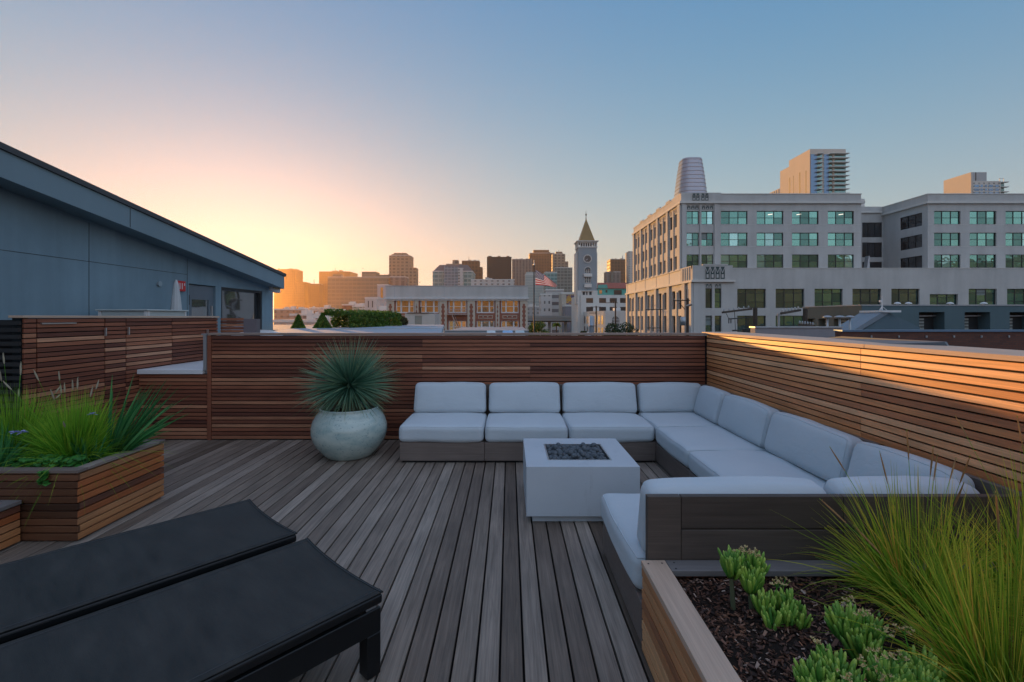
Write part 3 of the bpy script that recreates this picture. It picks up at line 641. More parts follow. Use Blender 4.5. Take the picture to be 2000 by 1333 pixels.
# ------------------------------------------------------------------ loungers
def lounger(label, near, far):
    ax = Vector((far[0]-near[0], far[1]-near[1], 0)); wdt = ax.length; rz = math.atan2(ax.y, ax.x)
    T = Thing('sun_lounger', label, 'sun lounger', (near[0], near[1], 0), 'sun loungers at the front left', rz, local=True)
    Wd = wdt; Ln = 2.0; zt = .383     # local x along the width (near corner -> far corner), local y along the length, away from its foot end
    sg = 1
    mb = MB(); nx, ny = 16, 40
    def top(u, v):
        bow = .02*(4*u*(1-u)); y = .0+bow*(1 if v < .5 else -1)*(1-min(1, min(v, 1-v)*8)); return (u*Wd, (v*Ln+y), zt-.004*(4*u*(1-u)))
    for j in range(ny+1):
        for i in range(nx+1): mb.v.append(top(i/nx, j/ny))
    k0 = len(mb.v)
    for j in range(ny+1):
        for i in range(nx+1): x, y, z = top(i/nx, j/ny); mb.v.append((x, y, z-.006))
    for j in range(ny):
        for i in range(nx):
            k = j*(nx+1)+i; mb.face((k,k+1,k+nx+2,k+nx+1)); k += k0; mb.face((k,k+nx+1,k+nx+2,k+1))
    for j in (0, ny):
        for i in range(nx): k = j*(nx+1)+i; mb.face((k,k+1,k0+k+1,k0+k))
    for i in (0, nx):
        for j in range(ny): k = j*(nx+1)+i; mb.face((k,k+nx+1,k0+k+nx+1,k0+k))
    T.part('sling', mb, M['sling'], smooth=True)
    hem = MB(); pts = [Vector(top(i/nx, 0))+Vector((0,.012,.002)) for i in range(nx+1)]; hem.tube(pts, .0035, 5); pts = [Vector(top(.0, j/ny))+Vector((.028,0,.001)) for j in range(ny+1)]; hem.tube(pts, .0018, 4); hem.tube([p+Vector((Wd-.056,0,0)) for p in pts], .0018, 4)
    T.part('piping', hem, M['piping'])
    rl = MB()
    for x in (0, Wd-.04): rl.box(x-.004, x+.044, .004, Ln-.004, zt-.052, zt-.009)
    rl.box(.04, Wd-.04, Ln-.05, Ln-.004, zt-.05, zt-.02); T.part('side_rail', rl, M['blackmetal'], bevel=.012, seg=3)
    fr = MB()
    for x in (.0, Wd-.05): fr.box(x, x+.05, .012, Ln-.012, .205, zt-.066)
    fr.box(.05, Wd-.05, .06, .10, .22, zt-.07); fr.box(.05, Wd-.05, Ln-.10, Ln-.06, .22, zt-.07); T.part('frame', fr, M['blackmetal'], bevel=.003)
    T.part('spacer', MB().box(.012, .04, .03, .08, zt-.066, zt-.052).box(Wd-.04, Wd-.012, .03, .08, zt-.066, zt-.052), M['galv'])
    for x in (0, Wd-.07):
        for y in (.012, Ln-.082): T.part('leg', MB().box(x+.001, x+.071, y, y+.07, .012, .204).box(x+.012, x+.06, y+.01, y+.06, 0, .012), M['blackmetal'], bevel=.003)
F1n, F1f = (-.584, 2.18), (-1.158, 2.707); 
lounger('nearer of the two flat black sun loungers, bottom left', F1n, F1f)
lounger('farther of the two flat black sun loungers, beside the left planter', (-1.246, 2.769), (-1.811, 3.286))
# ------------------------------------------------------------------ grasses and small plants
def tuft(name, label, cat, x, y, z, nb, ht, spread, wd, mat, seed, heads=0, headmat=None, hh=.12, lean=(0,0), rad=.06, group=None, headup=1.15, ylim=None, droopr=(.15,.75), hfat=1.0):
    T = Thing(name, label, cat, (x, y, z), group); mb = MB(); rg = random.Random(seed)
    for i in range(nb):
        a = rg.uniform(0, 2*pi); r0 = rad*sqrt(rg.random()); th = abs(rg.gauss(0, spread)); th = min(th, 1.35)
        ln = ht*rg.uniform(.55, 1.12)
        d = Vector((sin(th)*cos(a)+lean[0], sin(th)*sin(a)+lean[1], cos(th)))
        if ylim and y+d.y*ln > ylim: d.y *= .3
        blade(mb, (x+r0*cos(a), y+r0*sin(a), z-.01), d, (cos(a+1.5), sin(a+1.5), rg.uniform(-.4,.4)), ln, wd*rg.uniform(.6,1.2), rg.uniform(*droopr)*sin(th)+.05, n=6, twist=rg.uniform(-1.2,1.2))
    T.part('blades', mb, mat)
    for i in range(heads):
        a = rg.uniform(0, 2*pi); th = abs(rg.gauss(0, spread*.55)); ln = ht*headup*rg.uniform(.85,1.2); d = Vector((sin(th)*cos(a)+lean[0], sin(th)*sin(a)+lean[1], cos(th))).normalized()
        dr = rg.uniform(.05,.3); p0 = Vector((x, y, z)); pt = lambda t: p0+d*(ln*t)+Vector((0,0,-dr*ln*t*t*sin(th+.2)))
        st = MB(); st.uv = None; st.tube([pt(t/6) for t in range(7)], [.0012]*7, 4)
        hd = MB(); h0 = 1-hh/ln; pts = [pt(h0+(1-h0)*k/8) for k in range(9)]
        k_ = hfat; hd.tube(pts, [.0012]+[q*k_ for q in (.0042,.0055,.006,.006,.0055,.0045,.003,.001)], 5)
        for k in range(60):
            t = rg.random(); c = pts[min(7, int(t*8))].lerp(pts[min(8, int(t*8)+1)], t*8%1); dv = Vector((rg.gauss(0,1), rg.gauss(0,1), rg.gauss(0,1)+1.2)).normalized()*.012*hfat
            s_ = dv.cross(Vector((0,0,1))).normalized()*.0015; hd.add([c-s_, c+s_, c+dv], [(0,1,2)])
        so_ = T.part('seed_stalk', st, mat); hd.build('seed_head', headmat, so_, T.loc)
    return T
GA = 'sedge clumps in the right planter'
tuft('sedge', 'arching green sedge clump against the dark sofa back', 'grass', 1.76, 2.03, SOIL, 950, .62, .74, .0029, M['grassR'], 31, 9, M['seedR'], .15, (-.04,-.02), .09, GA, hfat=.55, droopr=(.25,1.0))
tuft('sedge', 'tall yellow-green sedge clump in the bottom right corner', 'grass', 1.60, 1.50, SOIL, 1050, .68, .64, .0027, M['grassR'], 32, 8, M['seedR'], .14, (.05,0), .10, GA, hfat=.55, droopr=(.25,1.0))
tuft('sedge', 'sedge clump against the slatted wall at the right edge', 'grass', 2.22, 1.92, SOIL, 850, .70, .6, .0028, M['grassR'], 33, 13, M['seedR'], .14, (0,0), .09, GA, headup=1.3, hfat=.55, droopr=(.25,1.0))
tuft('sedge', 'front sedge clump leaning over the bottom right of the planter', 'grass', 1.40, 1.12, SOIL, 420, .52, .62, .0020, M['grassR'], 34, 1, M['seedR'], .1, (.25,.05), .09, GA, hfat=.55, droopr=(.25,1.0))
GB = 'grasses in the left planter'; zl = .475
tuft('ornamental_grass', 'bright green seeding grass clump in the middle of the left planter', 'grass', -3.55, 3.86, zl, 1700, .60, .62, .0032, M['grassL'], 41, 8, M['seedL'], .10, (.05,0), .10, GB, headup=1.2)
tuft('ornamental_grass', 'bright green seeding grass clump at the left edge of its planter', 'grass', -4.12, 3.92, zl, 1700, .62, .6, .0032, M['grassL'], 42, 9, M['seedL'], .10, (0,0), .10, GB, headup=1.25)
tuft('ornamental_grass', 'low spiky green grass behind the middle of the left planter', 'grass', -3.85, 4.10, zl, 1000, .54, .5, .0028, M['grassL'], 43, 3, M['seedL'], .09, (0,0), .10, GB, headup=1.25)
tuft('iris', 'broad green iris leaves leaning right out of the left planter', 'plant', -3.34, 3.98, zl, 95, .78, .30, .0125, M['iris'], 44, 0, None, .1, (.58,0), .06, droopr=(.05,.5))
tuft('iris', 'short iris leaves by the planter cap with two drooping pale leaves', 'plant', -3.40, 3.80, zl, 26, .34, .4, .012, M['iris'], 45, 0, None, .1, (.1,-.1), .05, droopr=(.1,.9))
tf = tuft('iris', 'dark iris leaves with violet flowers at the left edge of the photo', 'plant', -4.0, 3.62, zl, 90, .40, .5, .011, M['iris'], 46, 0, None, .1, (0,0), .10, droopr=(.1,.7))
def flower(T, p, s=.03, seed=0, mat='violet'):
    mb = MB(); rg = random.Random(seed)
    for i in range(9):
        a = i*2*pi/9+rg.uniform(-.2,.2); d = Vector((cos(a), sin(a), rg.uniform(-.2,.9))).normalized(); sd_ = d.cross(Vector((0,0,1))).normalized()
        mb.add([Vector(p), Vector(p)+d*s*.5-sd_*s*.35, Vector(p)+d*s+Vector((0,0,-.2*s)), Vector(p)+d*s*.5+sd_*s*.35], [(0,1,2,3)])
    T.part('flower', mb, M[mat])
for i, p in enumerate(((-3.74,3.56,.78),(-3.70,3.58,.775),(-3.40,3.84,.86))): flower(tf, p, .038, i)
def ivy(label, x0, x1, y, z, n, seed):
    T = Thing('ivy', label, 'plant', ((x0+x1)/2, y, z)); mb = MB(); rg = random.Random(seed)
    for i in range(n):
        x = rg.uniform(x0, x1); yy = y+rg.uniform(-.05,.10); q = Vector((x, yy, z+rg.uniform(-.01,.05))); a = rg.uniform(0,6.3); s = rg.uniform(.012,.026)
        if rg.random() < .12: q = Vector((x0+.72*(x1-x0)+rg.uniform(-.03,.03), YP0-.02, z-.0-rg.uniform(0,.10)))
        u = Vector((cos(a), sin(a), rg.uniform(-.4,.6))).normalized(); v = u.cross(Vector((rg.uniform(-.5,.5), rg.uniform(-.8,0), 1))).normalized()
        mb.add([q-u*s, q-u*.2*s+v*s*.8, q+u*s, q-u*.2*s-v*s*.8], [(0,1,2,3)])
    T.part('leaves', mb, M['herb'])
ivy('small bright ivy trailing over the front cap of the left planter', -3.75, -3.26, YP0+.12, .53, 420, 6)
M['succstem'] = plain('succulent_stem', (.09,.10,.05), .8)
def succulent(label, spots, seed, ht=.07, flowers=3, rad=.055, stem=0):
    x, y = spots[0][0], spots[0][1]; T = Thing('succulent', label, 'plant', (x, y, SOIL), 'succulents in the right planter'); rg = random.Random(seed); mb = MB(); mb.uv = []
    for (cx_, cy_, cz_, r_) in spots:
        nf = int(62*(r_/.05)**1.3)
        for i in range(nf):
            a = rg.uniform(0, 2*pi); rr_ = r_*sqrt(rg.random())*.75; th = .08+.85*(rr_/r_)*rg.uniform(.7,1.1); ln = ht*rg.uniform(.7,1.15)
            p = Vector((cx_+rr_*.45*cos(a), cy_+rr_*.45*sin(a), cz_+rg.uniform(-.05,.0)*(1-.3*rr_/r_))); d = Vector((sin(th)*cos(a), sin(th)*sin(a), cos(th)))
            b = len(mb.v); mb.tube([p, p+d*ln*.35, p+d*ln*.7+Vector((0,0,.010)), p+d*ln*.92+Vector((0,0,.018)), p+d*ln+Vector((0,0,.023))], [.0045,.0068,.0072,.0055,.0015], 7)
            mb.uv += [(0, k//7/4) for k in range(len(mb.v)-b)]
    T.part('fleshy_leaves', mb, M['succ'], smooth=True)
    for (cx_, cy_, cz_, r_) in spots: T.part('stem', MB().tube([(cx_+.15*r_, cy_+.1*r_, SOIL-.01), (cx_-.1*r_, cy_, max(cz_-.02, SOIL+.012))], [.011,.008], 7), M['succstem'])
    for k in range(flowers):
        cx_, cy_, cz_, r_ = spots[k % len(spots)]; a = rg.uniform(0, 6.3); t0 = Vector((cx_+.5*r_*cos(a), cy_+.5*r_*sin(a), cz_)); t1 = t0+Vector((.03*cos(a), .03*sin(a), ht+rg.uniform(.015,.05)))
        st = MB().tube([t0, (t0+t1)/2+Vector((.004,0,0)), t1], [.0022,.002,.0018], 5); fl = MB()
        for j in range(9):
            e = t1+Vector((rg.gauss(0,.014), rg.gauss(0,.014), rg.uniform(0,.022))); st.tube([t1-Vector((0,0,.01)), e], .001, 4)
            for m_ in range(7):
                dv = Vector((rg.gauss(0,1), rg.gauss(0,1), abs(rg.gauss(0,1)))).normalized()*.0085; s_ = Vector((rg.gauss(0,1), rg.gauss(0,1), rg.gauss(0,1))).normalized()*.0026; fl.add([e-s_, e+s_, e+dv+s_*.6, e+dv-s_*.6], [(0,1,2,3)])
        so_ = T.part('flower_stalk', st, M['succ']); fl.build('bloom', M['bloom'], so_, T.loc)
succulent('tallest flowering succulent, standing alone in bare mulch by the cap', [(.955,2.02,.57,.05),(1.06,2.03,.55,.045),(1.02,1.99,.52,.05),(1.045,1.93,.455,.035),(1.12,1.95,.44,.025),(1.10,1.88,.435,.028),(1.15,1.93,.455,.028),(1.045,1.87,.425,.018),(1.155,1.88,.42,.022)], 51, .065, 5)
succulent('round succulent clump between the tallest succulent and the sedge', [(1.24,1.73,.49,.065),(1.30,1.72,.47,.055),(1.26,1.67,.45,.05)], 52, .08, 3)
succulent('front left succulent mound at the bottom edge of the photo', [(.98,1.50,.46,.07),(1.04,1.45,.46,.06),(.96,1.43,.44,.05),(1.06,1.53,.47,.06)], 53, .075, 3)
succulent('front succulent mound with cream blooms beside the corner sedge', [(1.20,1.50,.47,.075),(1.27,1.46,.46,.06),(1.34,1.53,.47,.06),(1.18,1.40,.43,.05)], 54, .075, 4)
# ================================================================== NEIGHBOURING BUILDING AT LEFT
XB = -6.5
def lb():
    T = Thing('grey_building', 'blue-grey stucco building with a long sloping roof edge at left', 'building', (XB-3, 8, 0))
    ya, yb = 1.0, 12.95; e = 12.42
    zf = lambda y: 3.34-(y-5.52)*.1283      # underside of the fascia
    zr0, zr1 = zf(ya), zf(yb)
    dy0, dy1, wy0, wy1 = 9.55, 10.42, 10.62, 12.38
    mb = MB(); z0 = -.5
    # wall as a facade up to z=2.36 and a sloping piece above it
    dh = 2.335
    facade(mb, (XB, ya, z0), (0,1,0), (1,0,0), yb-ya, dh-z0, [(dy0-ya, dy1-ya, 0-z0, dh-z0-.001), (wy0-ya, wy1-ya, .72, dh-z0-.001)], .12)
    mb.add([(XB,ya,dh),(XB,yb,dh),(XB,yb,zr1+.04),(XB,ya,zr0+.04)], [(0,1,2,3)])
    mb.add([(XB,yb,z0),(-16,yb,z0),(-16,yb,zr1+.04),(XB,yb,zr1+.04)], [(0,1,2,3)]); mb.add([(XB,ya,z0),(-16,ya,z0),(-16,ya,zr0+.04),(XB,ya,zr0+.04)], [(0,3,2,1)])
    T.part('wall', mb, M['grey_stucco'])
    jn = MB()
    for y in (7.28, 9.5): jn.box(XB+.001, XB+.004, y-.0035, y+.0035, z0, zf(y))
    jn.box(XB+.001, XB+.0035, ya, 9.5, 2.507, 2.514); T.part('panel_joint', jn, M['frame'])
    XO = XB+.42; f = MB()
    y0, y1 = ya-.2, 12.72
    def zt(y): return zf(y)+.33
    f.add([(XO,y0,zf(y0)),(XO,y1,zf(y1)),(XO,y1,zt(y1)),(XO,y0,zt(y0)),(XO-.05,y0,zf(y0)),(XO-.05,y1,zf(y1)),(XO-.05,y1,zt(y1)),(XO-.05,y0,zt(y0))],[(0,1,2,3),(7,6,5,4),(0,4,5,1),(3,2,6,7),(1,5,6,2),(4,0,3,7)])
    f.add([(XO-.05,y0,zf(y0)+.03),(XO-.05,y1,zf(y1)+.03),(-16,y1,zf(y1)+.03),(-16,y0,zf(y0)+.03)],[(0,1,2,3)])
    f.add([(XO,y1+.0,zf(y1)),(-16,y1+.0,zf(y1)),(-16,y1+.0,zt(y1)),(XO,y1+.0,zt(y1))],[(0,1,2,3)])
    T.part('fascia', f, M['fascia'])
    sm = MB(); yj = 7.55; sm.box(XO+.001, XO+.004, yj-.005, yj+.005, zf(yj)+.01, zt(yj)-.01); T.part('fascia_seam', sm, M['frame'])
    r = MB(); a = .075
    r.add([(XO+.03,y0,zt(y0)),(XO+.03,y1+.05,zt(y1)),(XO+.03,y1+.05,zt(y1)+a),(XO+.03,y0,zt(y0)+a),(-16,y0,zt(y0)),(-16,y1+.05,zt(y1)),(-16,y1+.05,zt(y1)+a),(-16,y0,zt(y0)+a)],[(0,1,2,3),(7,6,5,4),(0,4,5,1),(3,2,6,7),(1,5,6,2),(4,0,3,7)])
    T.part('roof_edge', r, M['roofmetal'])
    d = T.part('door', MB().box(XB-.10, XB-.05, dy0, dy0+.16, 0, dh-.02).box(XB-.10, XB-.05, dy1-.16, dy1, 0, dh-.02).box(XB-.10, XB-.05, dy0+.16, dy1-.16, 2.02, dh-.02).box(XB-.10, XB-.05, dy0+.16, dy1-.16, 0, .2), M['greyframe'])
    MB().box(XB-.085, XB-.07, dy0+.16, dy1-.16, .2, 2.02).build('door_glass', M['clearglass'], d, T.loc)
    MB().box(XB-.049, XB-.02, dy1-.1, dy1-.07, 1.0, 1.9).build('handle', M['bright'], d, T.loc)
    MB().box(XB-.049, XB-.025, dy0+.03, dy0+.06, 1.9, 2.1).build('hinge', M['blackmetal'], d, T.loc)
    window(T, (XB, ya, z0), (0,1,0), (1,0,0), (wy0-ya, wy1-ya, .72, dh-z0-.002), .11, 1, 1, M['frame'], M['clearglass'], fw=.06)
    T.part('interior', MB().box(XB-.9, XB-.88, dy0-.2, wy1+.2, 0, 2.3), M['dark'])
    T.part('gutter_outlet', MB().tube([(XO-.30, 12.60, 2.47),(XO-.30,12.60,2.40),(XO-.22,12.66,2.36),(XO-.1,12.7,2.36)], .055, 12), M['whiteframe'], smooth=True)
    wl = MB(); wl.tube([(XB+.001, 8.72, 2.27),(XB+.04, 8.72, 2.27)], .05, 16); T.part('round_wall_lamp', wl, plain('lamp_grey', (.25,.32,.36), .6))
    rb = T.part('fire_alarm_bell', MB().box(XB+.001, XB+.07, 9.13, 9.36, 2.16, 2.36), plain('alarm_red', (.55,.02,.025), .4), bevel=.008)
    rl = MB(); 
    for dy in (.05, .115): rl.box(XB+.0705, XB+.073, 9.13+dy, 9.13+dy+.022, 2.20, 2.32)
    rl.box(XB+.0705, XB+.073, 9.31, 9.335, 2.27, 2.32); rl.build('lettering_marks', M['whiteframe'], rb, T.loc)
lb()
T = Thing('equipment_cabinet', 'pale grey rooftop equipment cabinet poking above the gate wall', 'cabinet', (-5.75, 7.4, 0))
pw = plain('pale_cabinet_paint', (.42,.47,.47), .45, 0, .06)
T.part('cabinet_body', MB().box(-6.12, -5.40, 7.02, 7.86, .1, 1.745), pw)
T.part('lid', MB().box(-6.15, -5.37, 6.99, 7.89, 1.746, 1.768), pw, bevel=.004)
mb = MB()
for x, y in ((-6.12,7.018),(-5.44,7.018),(-5.40,7.02),(-5.40,7.82)):
    if y < 7.019: mb.box(x, x+.04, y-.01, y+.0, .1, 1.745)
    else: mb.box(x+.001, x+.011, y, y+.04, .1, 1.745)
T.part('corner_trim', mb, M['whiteframe'])
T = Thing('closed_parasol', 'closed white parasol standing behind the equipment cabinet', 'parasol', (-6.05, 8.55, 0))
T.part('canopy', MB().lathe([(.07,1.25),(.095,1.5),(.092,1.75),(.07,2.0),(.04,2.25),(.015,2.33)], -6.05, 8.55, 10), plain('parasol_cloth', (.45,.47,.48), .8))
T.part('pole', MB().tube([(-6.05,8.55,0),(-6.05,8.55,1.25)], .025, 10), M['galv'])
T = Thing('skylight_dome', 'long white rounded skylight just above the wall near the grey building', 'skylight', (-5.0, 10.0, 1.2))
prof = []; mb = MB()
for j in range(13):
    a = pi*j/12
    for i in range(9):
        t = i/8; mb.v.append((-5.95+1.05*t*1.05, 10.2+.35*cos(a), 1.16+.22*sin(a)*min(1, sin(pi*min(.96, max(.04, t)))**.35)))
for j in range(12):
    for i in range(8): k = j*9+i; mb.face((k,k+1,k+10,k+9))
T.part('dome', mb, plain('skylight_acrylic', (.6,.58,.56), .3), smooth=True); T.part('curb', MB().box(-5.97, -4.83, 9.83, 10.57, .6, 1.16), M['galv'])
# ================================================================== GROUND AND NEAR ROOFS
G = -13.0
def asph():
    t = Mt('city_ground'); n = t.noise(t.coords((.02,.02,.02)), 1, 6, .7); t.set(col=t.mix(n, (.04,.04,.042), (.10,.095,.09)), rough=.9); return t.m
o = MB().add([(-3150,-3150,G),(3150,-3150,G),(3150,3150,G),(-3150,3150,G)], [(0,1,2,3)]).build('ground', asph()); tag(o, kind='structure')
o = MB().box(-1.2, 12, 110, 900, G+.004, G+.02).build('road', plain('road_asphalt', (.05,.05,.052), .85, 0, .2, .3)); tag(o, kind='structure')
def hills():
    mb = MB(); n = 60
    for i in range(n+1):
        x = -1800+3600*i/n
        for j in range(9):
            t = j/8; h = (175+85*noise.noise(Vector((x*.0016, 3.1, 0)))+25*noise.noise(Vector((x*.006, 7, 0))))*sin(pi*t)**.8
            mb.v.append((x, -1400+800*t, G-1+h))
    for i in range(n):
        for j in range(8): k = i*9+j; mb.face((k,k+9,k+10,k+1))
    o = mb.build('hill', plain('hillside', (.26,.19,.08), .95, 0, .5, .02), smooth=True); tag(o, kind='structure')
hills()
def flatroof(name, label, poly, zt, roofm, wallm, seams=None, cat='building'):
    cxp = sum(p[0] for p in poly)/len(poly); cyp = sum(p[1] for p in poly)/len(poly)
    T = Thing(name, label, cat, (cxp, cyp, G)); T.part('wall', MB().prism(poly, G, zt-.12), wallm)
    T.part('roof', MB().prism(poly, zt-.119, zt), roofm)
    if seams:
        mb = MB()
        for a, b in seams: mb.beam((*a, zt+.01), (*b, zt+.01), .03, .02)
        T.part('roof_seam', mb, M['galv'])
    return T
memb = stucco('pale_roof_membrane', (.27,.33,.39), .15, .4)
Tm = flatroof('neighbour_building', 'low neighbour building with a pale membrane roof beyond the long wall', [(-5.6,10.2),(-1.45,10.0),(-3.05,21.9),(-8.9,23.2)], 1.30, memb, M['white_stucco2'], [((-5.4,13.2),(-2.0,14.6)),((-6.2,17.5),(-2.5,18.2))])
flatroof('neighbour_building', 'dark flat-roofed building behind the two cone shrubs', [(-30,26),(-8.3,26),(-8.3,44),(-30,44)], .95, stucco('dark_roof', (.16,.19,.23), .2), M['brown'] if 'brown' in M else M['grey_stucco'])
def leafball(mb, c, r, n, rg, s=.035, shape=None):
    for i in range(n):
        d = Vector((rg.gauss(0,1), rg.gauss(0,1), rg.gauss(0,1))).normalized(); q = Vector((d.x*r[0], d.y*r[1], d.z*r[2]))*(rg.uniform(.55,1.06)**.6)
        p = Vector(c)+q; u = Vector((rg.gauss(0,1), rg.gauss(0,1), rg.gauss(0,1))).normalized(); v = u.cross(Vector((rg.gauss(0,1), rg.gauss(0,1), rg.gauss(0,1)))).normalized(); k = s*rg.uniform(.6,1.3)
        mb.add([p-u*k, p+v*k*.5, p+u*k, p-v*k*.5], [(0,1,2,3)])
def cone_shrub(label, x, y, z0, h, r, seed):
    T = Thing('conical_shrub', label, 'shrub', (x, y, z0), 'cone shaped shrubs'); rg = random.Random(seed); mb = MB()
    for i in range(2600):
        t = rg.random()**1.3; rr_ = r*(1-t)*rg.uniform(.6,1.1)+.02; a = rg.uniform(0,6.28); p = Vector((x+rr_*cos(a), y+rr_*sin(a), z0+.1+t*h)); u = Vector((rg.gauss(0,1), rg.gauss(0,1), rg.gauss(.8,1))).normalized(); v = u.cross(Vector((rg.gauss(0,1), rg.gauss(0,1), 0))).normalized(); k = .035*rg.uniform(.6,1.3)
        mb.add([p-u*k, p+v*k*.5, p+u*k*1.3, p-v*k*.5], [(0,1,2,3)])
    T.part('crown', mb, M['hedge']); T.part('trunk', MB().lathe([(.04,z0),(.03,z0+h*.7)], x, y, 8), M['trunk'])
cone_shrub('free-standing cone shrub, left of its twin and the long hedge', PX(583,15), 15, 1.20-.05, PZ(619,15)-1.2, .20, 1)
cone_shrub('cone shrub touching the left end of the long hedge', PX(630,15.2), 15.2, 1.20-.05, PZ(616,15.2)-1.2, .28, 2)
T = Thing('hedge', 'long clipped green hedge on the neighbour roof', 'hedge', (-5, 17, 1.3)); rg = random.Random(9); mb = MB()
ha, hb = Vector((PX(650,15.2),15.2,0)), Vector((PX(768,19.5),19.5,0))
for i in range(19000):
    t = rg.random(); t = t if t > .10 else t*.25; c = ha.lerp(hb, t); hgt = .58+.07*noise.noise(Vector((t*9,0,0))); u1 = rg.random(); side = rg.uniform(-.42,.42)
    if t > .025 and rg.random() < .55: side = math.copysign(.42, side)*rg.uniform(.8,1.1); zz = 1.2+hgt*u1
    else: zz = 1.2+hgt*rg.uniform(.9,1.06)+(.09 if rg.random() < .08 else 0)
    bulge = .06*noise.noise(Vector((t*22, zz*5, 0))); p = Vector((c.x+side*(-.9), c.y+side*.5, zz))+Vector((-bulge, bulge*.4, 0))
    u = Vector((rg.gauss(0,1), rg.gauss(0,1), rg.gauss(.5,1))).normalized(); v = u.cross(Vector((rg.gauss(0,1), rg.gauss(0,1), rg.gauss(0,1)))).normalized(); k = .04*rg.uniform(.6,1.3)
    mb.add([p-u*k, p+v*k*.55, p+u*k, p-v*k*.55], [(0,1,2,3)])
T.part('crown', mb, M['hedge'])
T = Thing('hedge', 'small brownish hedge block at the right end of the long hedge', 'hedge', (PX(782,20.5), 20.5, 1.3)); mb = MB(); leafball(mb, (PX(782,20.5), 20.5, 1.46), (.34,.3,.22), 1800, rg, .035)
T.part('crown', mb, leaf('brown_hedge_leaves', [(0,(.05,.035,.015)),(.6,(.09,.07,.02)),(1,(.08,.12,.03))], .6, .3)); T.part('inner_twigs', MB().box(PX(782,20.5)-.2,PX(782,20.5)+.2,20.35,20.65,1.3,1.58), M['trunk'])
# roof hut with grey door
Yh = 60; T = Thing('roof_hut', 'white rooftop hut with a grey door in front of the brick building', 'hut', (PX(820,Yh), Yh, 0)); ww = M['white_stucco']
u0, u1 = PX(791,Yh), PX(850,Yh); zt_ = PZ(613,Yh); mb = MB(); dz0, dz1 = PX(810,Yh), PX(824,Yh)
facade(mb, (u0,Yh,-1), (1,0,0), (0,-1,0), u1-u0, zt_+1, [(dz0-u0, dz1-u0, .2, PZ(617,Yh)+1)], .12); mb.box(u0,u1,Yh+.13,Yh+4,-1,zt_-.001); T.part('wall', mb, ww)
T.part('door', MB().box(dz0,dz1,Yh+.08,Yh+.11,-.8,PZ(617,Yh)), plain('hut_door', (.22,.24,.22), .6)); T.part('roof', MB().box(u0+.3,u1-.8,Yh-.1,Yh+4,zt_+.002,zt_+.14), M['roofmetal'])
T.part('chimney', MB().lathe([(.12,zt_+.14),(.12,zt_+.75),(.2,zt_+.78),(.2,zt_+.85)], PX(818,Yh), Yh+1, 12), M['trunk'])
# skylight row
Ys = 26; T = Thing('neighbour_building', 'low roof with a row of skylights in front of the brick building', 'building', (PX(950,Ys), Ys, G))
T.part('wall', MB().box(PX(869,Ys), PX(1032,Ys), Ys, Ys+10, G, PZ(647,Ys)), stucco('blue_grey_parapet', (.2,.24,.28), .2)); T.part('coping', MB().box(PX(869,Ys)-.02, PX(1032,Ys)+.02, Ys-.03, Ys+.3, PZ(647,Ys)+.001, PZ(645.3,Ys)), M['galv'])
for i, (a, b, l_) in enumerate(((950,968,'white'),(981,1002,'pale blue'),(1006,1025,'clear'))):
    Tk = Thing('skylight', '%s box skylight, %s of the three beside the flagpole' % (l_, ('leftmost','middle','rightmost')[i]), 'skylight', (PX((a+b)/2,Ys-1), Ys-1, 0), 'skylights by the flagpole'); ya = Ys-1.2
    mb = MB(); xa, xb = PX(a,ya), PX(b,ya); za, zb_ = PZ(653,ya), PZ(646.2,ya); mb.add([(xa,ya,za),(xb,ya,za),(xb,ya+.6,za),(xa,ya+.6,za),(xa+.03,ya+.12,zb_),(xb-.03,ya+.12,zb_),(xb-.03,ya+.5,zb_),(xa+.03,ya+.5,zb_)],[(0,3,2,1),(4,5,6,7),(0,1,5,4),(1,2,6,5),(2,3,7,6),(3,0,4,7)])
    Tk.part('dome', mb, plain('skylight_%d' % i, ((.5,.6,.65),(.25,.45,.7),(.4,.5,.55))[i], .2)); Tk.part('curb', MB().box(xa-.03,xb+.03,ya-.03,ya+.63,-1,za-.001), M['whiteframe'])
